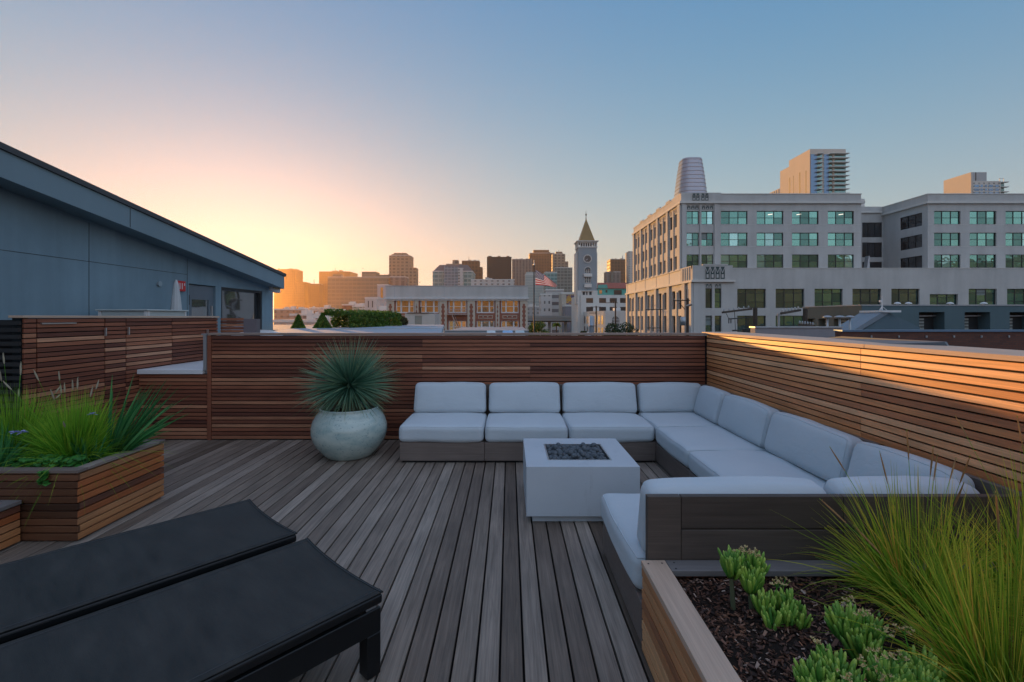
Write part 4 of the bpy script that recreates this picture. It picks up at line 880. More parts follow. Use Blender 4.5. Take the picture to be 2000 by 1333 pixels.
# ================================================================== FLAG
Yf = 38; fx = PX(1043,Yf); T = Thing('flagpole', 'tall thin dark flagpole rising right of the brick building', 'flagpole', (fx, Yf, G))
T.part('pole', MB().tube([(fx,Yf,G),(fx,Yf,PZ(519,Yf))], [.085,.045], 12), M['blackmetal'], smooth=True); T.part('finial', MB().lathe([(.0,PZ(519,Yf)),(.07,PZ(519,Yf)+.05),(.07,PZ(519,Yf)+.1),(.015,PZ(519,Yf)+.17),(.012,PZ(519,Yf)+.45)], fx, Yf, 10), M['bright'])
T.part('cross_arm', MB().box(fx-.02, fx+.6, Yf-.02, Yf+.02, PZ(632,Yf), PZ(632,Yf)+.04), M['blackmetal'])
def flag():
    t = Mt('flag_cloth'); uv = t.node('ShaderNodeTexCoord'); sp = t.node('ShaderNodeSeparateXYZ'); t.link(uv.outputs['UV'], sp.inputs[0]); u, v = sp.outputs[0], sp.outputs[1]
    st = t.math('LESS_THAN', t.math('MODULO', t.math('MULTIPLY', t.math('SUBTRACT', 1.0, v), 13.0), 2.0), 1.0)
    c = t.mix(st, (.75,.72,.70), (.50,.015,.03))
    can = t.math('MULTIPLY', t.math('LESS_THAN', u, .4), t.math('GREATER_THAN', v, 6/13))
    cu = t.math('DIVIDE', u, .4/12); cv = t.math('DIVIDE', t.math('SUBTRACT', 1.0, v), (7/13)/10)
    iu = t.math('ROUND', cu); iv = t.math('ROUND', cv); du = t.math('SUBTRACT', cu, iu); dv = t.math('SUBTRACT', cv, iv)
    par = t.math('LESS_THAN', t.math('ABSOLUTE', t.math('MODULO', t.math('ADD', iu, iv), 2.0)), .5)
    inb = t.math('MULTIPLY', t.math('MULTIPLY', t.math('GREATER_THAN', iu, .5), t.math('LESS_THAN', iu, 11.5)), t.math('MULTIPLY', t.math('GREATER_THAN', iv, .5), t.math('LESS_THAN', iv, 9.5)))
    ds = t.math('LESS_THAN', t.math('ADD', t.math('MULTIPLY', du, du), t.math('MULTIPLY', dv, dv)), .2)
    star = t.math('MULTIPLY', t.math('MULTIPLY', ds, par), inb)
    c = t.mix(can, c, t.mix(star, (.02,.03,.12), (.75,.75,.75))); t.set(col=c, rough=.7)
    tr = t.node('ShaderNodeBsdfTranslucent'); t.link(c, tr.inputs[0]); mx = t.node('ShaderNodeMixShader'); mx.inputs[0].default_value = .22; t.link(t.p.outputs[0], mx.inputs[1]); t.link(tr.outputs[0], mx.inputs[2]); t.link(mx.outputs[0], t.n['Material Output'].inputs[0])
    T = Thing('flag', 'stars and stripes flag drooping rightward from the flagpole', 'flag', (fx, Yf, 5)); mb = MB(); mb.uv = []; nx, ny = 40, 20
    hz0, hz1 = PZ(527,Yf), PZ(557,Yf); Wf = PX(1087,Yf)-fx-.1
    for j in range(ny+1):
        for i in range(nx+1):
            u_, v_ = i/nx, j/ny; x = fx+.12+Wf*u_*(1-.10*(1-v_)*0); top = hz0-(hz0-PZ(556,Yf))*u_**1.15; bot = hz1-(hz1-PZ(561.5,Yf))*u_**2
            z = bot+(top-bot)*v_; y = Yf+.16*sin(u_*9+v_*2.5)*u_+.25*u_; mb.v.append((x+.04*sin(v_*6+u_*4)*u_, y, z)); mb.uv.append((u_, v_))
    for j in range(ny):
        for i in range(nx): k = j*(nx+1)+i; mb.face((k,k+1,k+nx+2,k+nx+1))
    T.part('cloth', mb, t.m, smooth=True)
flag()
# ================================================================== BRICK BUILDING
def brick_mat(name, c1, c2, mort, s=1.0):
    t = Mt(name); v = t.coords((1,1,1)); tcn = t.node('ShaderNodeTexCoord'); sp = t.node('ShaderNodeSeparateXYZ'); t.link(tcn.outputs['Object'], sp.inputs[0])
    cx = t.node('ShaderNodeCombineXYZ'); t.link(t.math('ADD', sp.outputs[0], sp.outputs[1]), cx.inputs[0]); t.link(sp.outputs[2], cx.inputs[1])
    b = t.node('ShaderNodeTexBrick'); t.link(cx.outputs[0], b.inputs['Vector']); b.inputs['Scale'].default_value = s; b.inputs['Color1'].default_value = (*c1,1); b.inputs['Color2'].default_value = (*c2,1); b.inputs['Mortar'].default_value = (*mort,1)
    b.inputs['Brick Width'].default_value = .24; b.inputs['Row Height'].default_value = .08; b.inputs['Mortar Size'].default_value = .008; n = t.noise(v, .8, 4)
    t.set(col=t.mix(n, t.mix(1.0, b.outputs[0], (.7,.7,.7), 'MULTIPLY'), b.outputs[0]), rough=.9); return t.m
M['brick'] = brick_mat('red_brick', (.33,.10,.06), (.26,.075,.045), (.3,.2,.16)); M['brick2'] = brick_mat('dark_brick', (.15,.055,.035), (.10,.04,.03), (.08,.05,.045))
M['cream'] = stucco('cream_quoin', (.50,.44,.36), .1)
def brickb():
    Y = 90; T = Thing('brick_building', 'red brick building with cream quoins and tall white parapet, centre', 'building', (PX(893,Y), Y, G))
    X0, X1 = PX(756,Y), PX(1030,Y); zc = PZ(584.5,Y); zt = PZ(560,Y); wins = [(773,809),(821,857),(876,911),(931,965.5),(978.7,1013)]
    rows = [(587,612),(627,652),(667,692)]; rects = []
    for a, b in wins:
        for r0, r1 in rows: rects.append((PX(a,Y)-X0, PX(b,Y)-X0, PZ(r1,Y)-G, PZ(r0,Y)-G))
    mb = MB(); facade(mb, (X0,Y,G), (1,0,0), (0,-1,0), X1-X0, zc-G, rects, .35); mb.box(X0,X1,Y+.36,Y+22,G,zc); mb.add([(X0,Y,G),(X0,Y+.36,G),(X0,Y+.36,zc),(X0,Y,zc),(X1,Y,G),(X1,Y+.36,G),(X1,Y+.36,zc),(X1,Y,zc)],[(0,3,2,1),(4,5,6,7)])
    T.part('wall', mb, M['brick'])
    pm = MB().box(X0-.25, X1+.1, Y-.25, Y+22, zc+.25, zt); T.part('parapet', pm, M['white_stucco'])
    T.part('cornice', MB().box(X0-.5, X1+.3, Y-.6, Y-.01, zc, zc+.24).box(X0-.2, X1+.1, Y-.35, Y-.01, zc-.3, zc-.002), M['whiteframe'])
    T.part('coping', MB().box(X0-.3, X1+.15, Y-.3, Y+.3, zt+.001, zt+.15), M['galv'])
    jn = MB()
    for px in (771, 1015, 868): jn.box(PX(px,Y)-.03, PX(px,Y)+.03, Y-.256, Y-.2505, zc+.26, zt-.01)
    T.part('parapet_joint', jn, M['galv'])
    for i, (a, b) in enumerate(wins):
        for k, (r0, r1) in enumerate(rows[:2]):
            r = (PX(a,Y)-X0, PX(b,Y)-X0, PZ(r1,Y)-G, PZ(r0,Y)-G); P = Vector((X0,Y,G)); u0, u1, z0, z1 = r; fr = MB(); gl = MB(); yb = Y+.3
            fr.box(X0+u0, X0+u1, yb-.15, yb, G+z0, G+z0+.22); fr.box(X0+u0, X0+u1, yb-.1, yb, G+z1-.12, G+z1)
            W = u1-u0
            for f0, f1 in ((0,.05),(.24,.32),(.68,.76),(.95,1)): fr.box(X0+u0+W*f0, X0+u0+W*f1, yb-.13, yb, G+z0+.22, G+z1-.12)
            zm = G+z0+(z1-z0)*.52; fr.box(X0+u0+W*.05, X0+u0+W*.24, yb-.07, yb-.01, zm-.05, zm+.05); fr.box(X0+u0+W*.32, X0+u0+W*.68, yb-.07, yb-.01, zm-.05, zm+.05); fr.box(X0+u0+W*.76, X0+u0+W*.95, yb-.07, yb-.01, zm-.05, zm+.05)
            w_ = T.part('window', fr, M['whiteframe'])
            for f0, f1 in ((.03,.25),(.31,.69),(.75,.97)):
                gl.box(X0+u0+W*f0, X0+u0+W*f1, yb-.008, yb+.01, G+z0+.1, zm); gl.box(X0+u0+W*f0, X0+u0+W*f1, yb-.006, yb+.01, zm+.001, G+z1-.05)
            gl.build('pane', M['glowglass'], w_, T.loc)
    for a, b, wide in ((755.5,770,1),(810,817.5,0),(858,873,1),(913,928,1),(968,975.6,0),(1016,1030.6,1)):
        xa, xb = PX(a,Y), PX(b,Y); T.part('pilaster', MB().box(xa, xb, Y-.14, Y-.01, G, zc-.31), M['cream'])
        q = MB(); wq = (xb-xa); z = zc-.9; k = 0
        while z > G+1:
            ins = (.27 if k % 2 else .36)*wq if wide else (.33 if k % 2 else .46)*wq; q.box(xa+ins, xb-ins, Y-.17, Y-.141, z-.42, z); z -= .42; k += 1
        T.part('brick_inlay', q, M['brick'])
    for i, (a, b) in enumerate(wins):
        if i == 2: continue
        xa, xb = PX(a,Y)+.3, PX(b,Y)-.3; za, zb_ = PZ(622.5,Y), PZ(616,Y); p = MB(); t_ = .09
        p.box(xa,xb,Y-.05,Y-.01,za,za+t_).box(xa,xb,Y-.05,Y-.01,zb_-t_,zb_).box(xa,xa+t_,Y-.05,Y-.01,za+t_,zb_-t_).box(xb-t_,xb,Y-.05,Y-.01,za+t_,zb_-t_)
        for f in (.33,.66): x = xa+(xb-xa)*f; p.box(x-.1,x+.1,Y-.05,Y-.01,(za+zb_)/2-.1,(za+zb_)/2+.1)
        T.part('spandrel_trim', p, M['cream'])
    fe = MB(); xa, xb = PX(873,Y), PX(912,Y); z = PZ(614.5,Y); fe.box(xa, xb, Y-1.2, Y-.15, z-.08, z)
    for k in range(14): x = xa+(xb-xa)*k/13; fe.box(x-.03,x+.03,Y-1.2,Y-1.14,z,z+.95)
    fe.box(xa, xb, Y-1.22, Y-1.12, z+.95, z+1.03)
    fe.beam((PX(884,Y),Y-1,z), (PX(897,Y),Y-1,PZ(650,Y)), .14); fe.beam((PX(888,Y),Y-.7,z), (PX(901,Y),Y-.7,PZ(650,Y)), .10)
    T.part('fire_escape', fe, plain('painted_steel', (.4,.33,.3), .6))
brickb()
# ================================================================== CLOCK TOWER
def clocktower():
    Y = 215; sc = Y/F0; cx_ = PX(1147.5,Y); T = Thing('clock_tower', 'blue-grey clock tower with a copper pyramid roof', 'tower', (cx_, Y+4, G)); col = stucco('tower_blue_grey', (.25,.29,.31), .08, .1); cream = M['white_stucco2']
    hw = 18*sc; xa, xb = cx_-hw, cx_+hw; Z = lambda p: PZ(p, Y); z0 = Z(568); z1 = Z(484)
    rects = [(PX(1142,Y)-xa, PX(1154,Y)-xa, Z(534)-z0, Z(526)-z0),(PX(1142,Y)-xa, PX(1154,Y)-xa, Z(553)-z0, Z(541)-z0)]
    mb = MB(); facade(mb, (xa,Y,z0), (1,0,0), (0,-1,0), xb-xa, z1-z0, rects, .4); mb.box(xa,xb,Y+.5,Y+2*hw,z0,z1)
    mb.add([(xa,Y,z0),(xa,Y+.5,z0),(xa,Y+.5,z1),(xa,Y,z1),(xb,Y,z0),(xb,Y+.5,z0),(xb,Y+.5,z1),(xb,Y,z1)],[(0,3,2,1),(4,5,6,7)]); T.part('shaft', mb, col)
    bt = MB()
    for a, b in ((xa-.9,xa-.01),(xb+.01,xb+.5)): bt.box(a,b,Y+1.2,Y+2*hw-1,z0-6,Z(493))
    T.part('buttress', bt, cream)
    T.part('shaft_base', MB().box(xa-.35,xb+.35,Y-.3,Y+2*hw+.3,G,z0-.001), cream)
    lg = MB()
    for px in (1140,1146,1153): lg.box(PX(px-2.3,Y),PX(px+2.3,Y),Y-.36,Y-.31,Z(578),Z(570.5)) if px != 1146 else lg.box(PX(px-1.2,Y),PX(px+1.2,Y),Y-.36,Y-.31,Z(578),Z(570.5))
    T.part('loggia_opening', lg, M['frame']); T.part('loggia_hood', MB().box(PX(1136,Y),PX(1157,Y),Y-1,Y-.31,Z(569.5),Z(568.7)), cream)
    for r in rects: window(T, (xa,Y,z0), (1,0,0), (0,-1,0), r, .35, 3, 2, M['white_stucco2'], M['blueglass'], fw=.14)
    ar = MB(); c0 = PX(1148,Y); rr_ = 6*sc
    for k in range(12):
        a0_, a1_ = pi*k/12, pi*(k+1)/12; ar.beam((c0+rr_*cos(a0_),Y-.02,Z(527)+rr_*.9*sin(a0_)), (c0+rr_*cos(a1_),Y-.02,Z(527)+rr_*.9*sin(a1_)), .25)
    T.part('window_arch', ar, cream)
    fan = MB(); fan.add([(c0,Y-.03,Z(526.5))]+[(c0+rr_*.95*cos(pi*k/12),Y-.03,Z(526.5)+rr_*.85*sin(pi*k/12)) for k in range(13)], [tuple([0]+[13-k for k in range(13)])]); T.part('fanlight', fan, M['blueglass'])
    ba = MB(); ba.box(PX(1140,Y),PX(1156,Y),Y-.9,Y-.02,Z(541),Z(535)); ba.box(PX(1141,Y),PX(1155,Y),Y-.9,Y-.02,Z(562),Z(555)); T.part('balcony', ba, cream)
    # clock
    cz = Z(506); c0 = PX(1147.5,Y); rd = 7*sc; d = MB(); d.tube([(c0,Y-.001,cz),(c0,Y-.15,cz)], rd, 36); ck = T.part('clock_face', d, plain('clock_dial', (.09,.085,.08), .5))
    rg_ = MB(); n = 36
    for k in range(n):
        a0_, a1_ = 2*pi*k/n, 2*pi*(k+1)/n; rg_.beam((c0+rd*1.08*cos(a0_),Y-.12,cz+rd*1.08*sin(a0_)), (c0+rd*1.08*cos(a1_),Y-.12,cz+rd*1.08*sin(a1_)), .36, .3)
    rg_.build('clock_rim', M['white_stucco2'], ck, T.loc); hn = MB(); a = radians(215); hn.beam((c0,Y-.2,cz), (c0+rd*.8*cos(a),Y-.2,cz+rd*.8*sin(a)), .22, .08); a = radians(235); hn.beam((c0,Y-.25,cz), (c0+rd*.55*cos(a),Y-.25,cz+rd*.55*sin(a)), .3, .08)
    hn.build('clock_hands', M['whiteframe'], ck, T.loc); tk = MB()
    for k in range(12): a = 2*pi*k/12; tk.beam((c0+rd*.78*cos(a),Y-.18,cz+rd*.78*sin(a)), (c0+rd*.95*cos(a),Y-.18,cz+rd*.95*sin(a)), .16, .06)
    tk.build('hour_marks', M['whiteframe'], ck, T.loc)
    # belfry
    b0, b1 = Z(484), Z(474); T.part('belfry_floor', MB().box(xa-.3,xb+.3,Y-.3,Y+2*hw+.3,b0+.001,b0+.5), cream); cl = MB(); n = 8
    for k in range(n+1):
        x = xa+(xb-xa)*k/n
        for y in (Y, Y+2*hw-.4): cl.box(x-.22,x+.22,y,y+.4,b0+.51,b1)
    for k in range(1, n):
        y = Y+2*hw*k/n
        for x in (xa, xb): cl.box(x-.22,x+.22,y,y+.4,b0+.51,b1)
    T.part('belfry_columns', cl, cream); T.part('belfry_core', MB().box(xa+2,xb-2,Y+2,Y+2*hw-2,b0+.51,b1), M['frame'])
    T.part('belfry_cornice', MB().box(xa-.3,xb+.3,Y-.3,Y+2*hw+.3,b1+.001,b1+.5).box(xa-.8,xb+.8,Y-.8,Y+2*hw+.8,b1+.501,b1+.8), cream)
    zs = b1+.82; zp = Z(423); r = hw*.84; sp_ = MB(); my = Y+hw; sp_.add([(cx_-r,my-r,zs),(cx_+r,my-r,zs),(cx_+r,my+r,zs),(cx_-r,my+r,zs),(cx_,my,zp)],[(0,1,4),(1,2,4),(2,3,4),(3,0,4),(3,2,1,0)])
    T.part('spire', sp_, stucco('copper_gold_roof', (.25,.17,.07), .2, .1, rough=.5)); T.part('finial', MB().lathe([(.25,zp-.8),(.12,zp+1),(.35,zp+1.6),(.35,zp+1.9),(.1,zp+2.2),(.06,zp+3.6)], cx_, my, 10), M['blackmetal'])
    # attached wing
    W = Thing('market_building', 'cream building with turquoise gable and red roof right of the clock tower', 'building', (PX(1195,Y+3), Y+10, G)); Yw = Y+1; x0, x1 = PX(1166,Yw), PX(1232,Yw); Z = lambda p: PZ(p, Yw); zt = Z(577); rects = []
    for a, b in ((1143.5,1157),(1168.5,1182),(1189,1203),(1209,1223)):
        for r0, r1 in ((583,592.5),(600,610),(617,627)):
            rects.append((PX(a,Yw)-PX(1133,Yw), PX(b,Yw)-PX(1133,Yw), Z(r1)-G, Z(r0)-G))
    xs = PX(1133,Yw); mb = MB(); facade(mb, (xs,Yw-2,G), (1,0,0), (0,-1,0), x1-xs, zt-G, rects, .35); mb.box(xs,x1,Yw-1.6,Yw+30,G,zt); mb.add([(xs,Yw-2,G),(xs,Yw-1.6,G),(xs,Yw-1.6,zt),(xs,Yw-2,zt)],[(0,3,2,1)]); W.part('wall', mb, M['white_stucco2'])
    for r in rects[:]:
        if r[2] > Z(612)-G: window(W, (xs,Yw-2,G), (1,0,0), (0,-1,0), r, .3, 5, 3, M['frame'], M['darkglass'], fw=.08)
    tq = stucco('turquoise_paint', (.10,.36,.30), .1, .1); zr = Z(564); g_ = MB(); g_.box(x0,x1,Yw,Yw+20,zt+.001,zr); ga, gb, gp = PX(1167,Yw), PX(1187,Yw), Z(556.5)
    g_.add([(ga,Yw-.2,zt+.002),(gb,Yw-.2,zt+.002),(gb,Yw-.2,zr),((ga+gb)/2+2,Yw-.2,gp),((ga+gb)/2-2,Yw-.2,gp),(ga,Yw-.2,zr),(ga,Yw,zt+.002),(gb,Yw,zt+.002),(gb,Yw,zr),((ga+gb)/2+2,Yw,gp),((ga+gb)/2-2,Yw,gp),(ga,Yw,zr)],[(0,1,2,3,4,5),(6,11,10,9,8,7),(0,6,7,1),(1,7,8,2),(2,8,9,3),(3,9,10,4),(4,10,11,5),(5,11,6,0)]); W.part('upper_storey', g_, tq)
    rf = MB(); rf.add([(x0,Yw-.6,zr),(x1,Yw-.6,zr),(x1,Yw+9,Z(555)+1.2),(x0,Yw+9,Z(555)+1.2),(x1,Yw+19,zr),(x0,Yw+19,zr)],[(0,1,2,3),(3,2,4,5),(0,3,5),(1,4,2)]); W.part('roof', rf, plain('red_tiles', (.30,.08,.05), .8, 0, .2, .5))
    for a, b, c, d in ((1170,1175.5,574,567),(1182.5,1186,572,567),(1199,1214,576,567)): W.part('window', MB().box(PX(a,Yw),PX(b,Yw),Yw-.26,Yw-.205,Z(c),Z(d)), M['darkglass'] if a != 1170 else M['glowglass'])
    # arcade building in front
    A = Thing('arcade_building', 'low white arcade building below the clock tower', 'building', (PX(1160,180), 180, G)); Ya = 180; Z = lambda p: PZ(p, Ya)
    xa, xb, xc = PX(1130,Ya+45), PX(1183,Ya), PX(1232,Ya)
    zt = Z(607.3); A.part('wall', MB().add([(xa,Ya+45,G),(xb,Ya,G),(xc,Ya,G),(xc,Ya+45,G),(xa,Ya+45,zt),(xb,Ya,zt),(xc,Ya,zt),(xc,Ya+45,zt)],[(0,1,5,4),(1,2,6,5),(2,3,7,6),(4,5,6,7),(3,0,4,7)]), M['white_stucco2'])
    dirv = Vector((xb-xa, -45, 0)); nrm = Vector((-45, -(xb-xa), 0)).normalized()
    ln_ = dirv.length; dv = dirv.normalized()
    for k in range(9):
        f = .06+.105*k; c = Vector((xa, Ya+45, 0))+dirv*f; hw_ = 1.15
        for (za, zb_, arch) in ((Z(634)+0, Z(622), 1), (Z(652), Z(641), 0)):
            w_ = MB(); pts = [(-hw_,za),(hw_,za),(hw_,zb_)]+([(hw_*cos(pi*i/6), zb_+hw_*sin(pi*i/6)) for i in range(1,6)] if arch else [])+[(-hw_,zb_)]
            vs = [tuple(c+dv*u+nrm*.06+Vector((0,0,z))) for u, z in pts]; w_.add(vs, [tuple(range(len(vs)))]); A.part('arched_window' if arch else 'window', w_, M['darkglass'])
    c0 = PX(1202.5,Ya); z0 = Z(637); w_ = MB(); rr_ = 7*Ya/F0; w_.add([(c0-rr_,Ya-.06,z0),(c0+rr_,Ya-.06,z0)]+[(c0+rr_*cos(pi*i/12),Ya-.06,Z(625)+rr_*sin(pi*i/12)) for i in range(13)], [tuple(range(15))]); aw = A.part('arched_window', w_, M['darkglass'])
    bars = MB()
    for k in range(-2, 3): bars.box(c0+k*rr_*.36-.08, c0+k*rr_*.36+.08, Ya-.12, Ya-.065, z0, Z(625)+rr_*sqrt(max(0,1-(k*.36)**2)))
    for z in (Z(631), Z(625)): bars.box(c0-rr_, c0+rr_, Ya-.115, Ya-.065, z-.08, z+.08)
    bars.build('window_bars', M['white_stucco2'], aw, A.loc)
    A.part('rooftop_unit', MB().box(PX(1206,Ya),PX(1217,Ya),Ya+4,Ya+8,zt+.001,zt+1.2), M['whiteframe'])
clocktower()
# ================================================================== BIG WHITE BUILDING
def bigwhite():
    Yp, Yu = 85, 92; Xp, Xu = PX(1354,Yp), PX(1331,Yu); wm_ = M['white_stucco']
    T = Thing('white_building', 'large white office block with rows of teal windows at right', 'building', (60, 100, G)); ZU = lambda p: PZ(p, Yu); ZP = lambda p: PZ(p, Yp); gm = M['teal']
    zt = ZU(380); zb_ = ZP(525); zcor = ZU(396); XE = 130
    rowsU = [(412.5,438.5),(455,481),(497.5,523.5)]
    # --- upper, viewer side: left wing
    Xw = PX(1682,Yu); colsU = [(1341,1365,2),(1370,1393,2),(1408,1460,3),(1478,1530,3),(1547,1599,3),(1617,1668,3)]
    P = (Xu,Yu,zb_-2); rects = []
    for a, b, n in colsU:
        for r0, r1 in rowsU: rects.append(((PX(a,Yu)-Xu, PX(b,Yu)-Xu, ZU(r1)-P[2], ZU(r0)-P[2]), n))
    up = MB(); facade(up, P, (1,0,0), (0,-1,0), Xw-Xu, zt-P[2], [r for r, n in rects], .35)
    lamp = Mt('ceiling_lamp_light'); em = lamp.node('ShaderNodeEmission'); em.inputs[0].default_value = (1,.95,.8,1); em.inputs[1].default_value = 1.3; lamp.link(em.outputs[0], lamp.n['Material Output'].inputs[0])
    for i, (r, n) in enumerate(rects):
        w_ = window(T, P, (1,0,0), (0,-1,0), r, .3, n, 2, M['frame'], gm, fw=.09)
        if i in (9, 12, 15): x = P[0]+r[0]+(r[1]-r[0])*(.45 if i != 12 else .2); z = P[2]+r[3]-.75; MB().add([(x,Yu+.28,z),(x+.9,Yu+.28,z+.12),(x+.9,Yu+.28,z+.27),(x,Yu+.28,z+.15),(x,Yu+.284,z),(x+.9,Yu+.284,z+.12),(x+.9,Yu+.284,z+.27),(x,Yu+.284,z+.15)],[(0,1,2,3),(7,6,5,4),(0,4,5,1),(1,5,6,2),(2,6,7,3),(3,7,4,0)]).build('ceiling_lamp', lamp.m, w_, T.loc)
    # right wing
    XR0 = PX(1812,Yu); P2 = (XR0,Yu,zb_-2); r2 = []
    for a, b in ((1824.5,1876),(1894,1946),(1964,2016),(2034,2086)):
        for r0, r1 in rowsU: r2.append((PX(a,Yu)-XR0, PX(b,Yu)-XR0, ZU(r1)-P[2], ZU(r0)-P[2]))
    facade(up, P2, (1,0,0), (0,-1,0), XE-XR0, zt-P[2], r2, .35)
    for r in r2: window(T, P2, (1,0,0), (0,-1,0), r, .3, 3, 2, M['frame'], gm, fw=.09)
    # court: side walls and back
    Yc = 103.0; yw = lambda px: XR0*F0/(px-995)
    P3 = (XR0,Yc,zb_-2); r3 = [(Yc-yw(1758), Yc-yw(1801), a, b) for a, b in [(ZU(r1)-P[2], ZU(r0)-P[2]) for r0, r1 in rowsU]]
    facade(up, P3, (0,-1,0), (-1,0,0), Yc-Yu, zt-P[2], r3, .3)
    for i, r in enumerate(r3): window(T, P3, (0,-1,0), (-1,0,0), r, .25, 3, 3 if i == 0 else 2, M['frame'], M['darkglass'], fw=.08)
    up.add([(Xw,Yu,P[2]),(Xw,Yc,P[2]),(Xw,Yc,zt),(Xw,Yu,zt)], [(0,1,2,3)])
    P4 = (Xw,Yc,zb_-2); zc4 = PZ(404,Yc); r4 = []
    for r0, r1 in ((435,464),(474,503),(512,530)): r4.append((PX(1684,Yc)-Xw, PX(1723,Yc)-Xw, PZ(r1,Yc)-P[2], PZ(r0,Yc)-P[2]))
    facade(up, P4, (1,0,0), (0,-1,0), XR0-Xw, zc4-P[2], r4, .3)
    for r in r4: window(T, P4, (1,0,0), (0,-1,0), r, .25, 3, 1, M['frame'], M['darkglass'], fw=.08)
    # left face
    Yfar = 127.5; sr = []
    bays = [(1242.5,1251),(1256.5,1267),(1273,1284.5),(1291,1305),(1310,1327)]
    def yy(px, X): return X*F0/(px-995)
    wr = [(zb_+.35, zb_+2.95)]+[(ZU(r1), ZU(r0)) for r0, r1 in rowsU]
    wr = [(ZU(r1), ZU(r0)) for r0, r1 in rowsU]
    P5 = (Xu,Yfar,zb_-2)
    nb = 5; bl = (Yfar-Yu-2.0)/nb
    for k in range(nb):
        c0 = Yfar-1.0-bl*k-bl/2
        for s in (-1, 1):
            c = c0+s*1.45
            for a, b in wr: sr.append((Yfar-c-.95, Yfar-c+.95, a-P[2], b-P[2]))
    facade(up, P5, (0,-1,0), (-1,0,0), Yfar-Yu, zt-P[2], sr, .45)
    for r in sr: window(T, P5, (0,-1,0), (-1,0,0), r, .4, 1, 2, M['frame'], M['darkglass'], fw=.09)
    up.add([(Xu,Yfar,P[2]),(XE,Yfar,P[2]),(XE,Yfar,zt),(Xu,Yfar,zt)], [(0,3,2,1)])
    T.part('upper_wall', up, wm_)
    T.part('roof', MB().box(Xu+.02,Xw-.02,Yu+.02,Yfar-.02,zt-1.2,zt-1.0).box(Xw,XR0,Yc+.02,Yfar-.02,zc4-1,zc4-.8).box(XR0+.02,XE,Yu+.02,Yfar-.02,zt-1.2,zt-1.0).box(Xw+2,XR0-1,Yc+4,Yfar-4,zc4-.79,PZ(388.5,Yc+4)), M['white_stucco2'])
    il = MB()
    il.box(Xu+.3,Xu+.5,Yu+.5,Yfar-.5,zt-1,zt); T.part('parapet_inner', il, wm_)
    # cornice and bands
    co = MB(); co.box(Xu-.45,Xw+.45,Yu-.45,Yu-.004,zcor-.22,zcor+.22); co.box(Xu-.45,Xu-.004,Yu-.004,Yfar+.3,zcor-.22,zcor+.22); co.box(XR0-.45,XE,Yu-.45,Yu-.004,zcor-.22,zcor+.22); co.box(XR0-.45,XR0-.004,Yu-.004,Yc,zcor-.22,zcor+.22)
    co.box(Xw+.005,XR0-.46,Yc-.4,Yc-.004,PZ(415,Yc)-.2,PZ(415,Yc)+.2)
    co.box(Xu-.08,Xw+.08,Yu-.09,Yu+.3,zt+.001,zt+.16); co.box(XR0-.08,XE,Yu-.09,Yu+.3,zt+.001,zt+.16); co.box(Xu-.08,Xu+.3,Yu+.3,Yfar,zt+.001,zt+.16); co.box(XR0-.08,XR0+.3,Yu+.3,Yc,zt+.001,zt+.16)
    T.part('cornice', co, M['white_stucco2'])
    ln = MB()
    for p in (411.5, 439.5, 454, 482): ln.box(Xu+2.2,Xw-.01,Yu-.03,Yu-.003,ZU(p)-.03,ZU(p)+.03); ln.box(XR0+.01,XE,Yu-.03,Yu-.003,ZU(p)-.03,ZU(p)+.03)
    T.part('string_course', ln, M['white_stucco2'])
    pl = MB()
    for a, b in ((1331.6,1340),(1366.5,1368.8),(1394.5,1405)): pl.box(PX(a,Yu),PX(b,Yu),Yu-.22,Yu-.004,zb_-2,zcor-.23)
    for k in range(nb+1):
        y = Yfar-1.0-bl*k; pl.box(Xu-.35,Xu-.004,y-.6 if k < nb else Yu+.1,y+.6,zb_-2,zcor-.23)
    for k in range(nb):
        y = Yfar-1.0-bl*k-bl/2; pl.box(Xu-.2,Xu-.004,y-.32,y+.32,zb_-2,zcor-.6)
    T.part('pilaster', pl, wm_)
    ca = MB(); ca.box(Xu-.12,PX(1408,Yu),Yu-.13,Yu-.005,zcor+.23,ZU(377)).box(Xu-.12,PX(1408,Yu),Yu-.005,Yu+.4,zt+.17,ZU(377)).box(Xu-.12,Xu-.005,Yu-.005,Yu+5,zcor+.23,ZU(377)).box(Xu-.11,Xu+.3,Yu+.4,Yu+5,zt+.17,ZU(377))
    for k in range(1, nb): y = Yfar-1.0-bl*k; ca.box(Xu-.12,Xu+.3,y-1.3,y+1.3,zt+.162,zt+.55)
    T.part('raised_parapet', ca, wm_)
    def grille(xa, xb, za, zb2, Yg, nx):
        g = MB(); g.box(xa,xb,Yg-.02,Yg-.001,za,zb2); T.part('grille_recess', g, plain('grille_shadow_green', (.03,.06,.06), .6))
        f = MB(); w_ = (xb-xa)/nx
        for i in range(nx+1): f.box(xa+i*w_-.06,xa+i*w_+.06,Yg-.07,Yg-.021,za,zb2)
        for i in range(nx):
            c = xa+(i+.5)*w_; f.beam((xa+i*w_,Yg-.05,zb2),(c,Yg-.05,(za+zb2)/2),.09,.04); f.beam((xa+(i+1)*w_,Yg-.055,zb2),(c,Yg-.055,(za+zb2)/2),.09,.04); f.box(c-w_*.2,c+w_*.2,Yg-.06,Yg-.03,za+.1*(zb2-za),za+.38*(zb2-za))
        T.part('ornamental_grille', f, wm_)
    grille(PX(1351,Yu),PX(1366,Yu),ZU(392.5),ZU(378.5),Yu-.14,2); grille(PX(1368.5,Yu),PX(1383.5,Yu),ZU(392.5),ZU(378.5),Yu-.14,2)
    for a, b in ((1341,1365),(1370,1393)): grille(PX(a,Yu),PX(b,Yu),ZU(409.5),ZU(402),Yu,3)
    gy = MB()
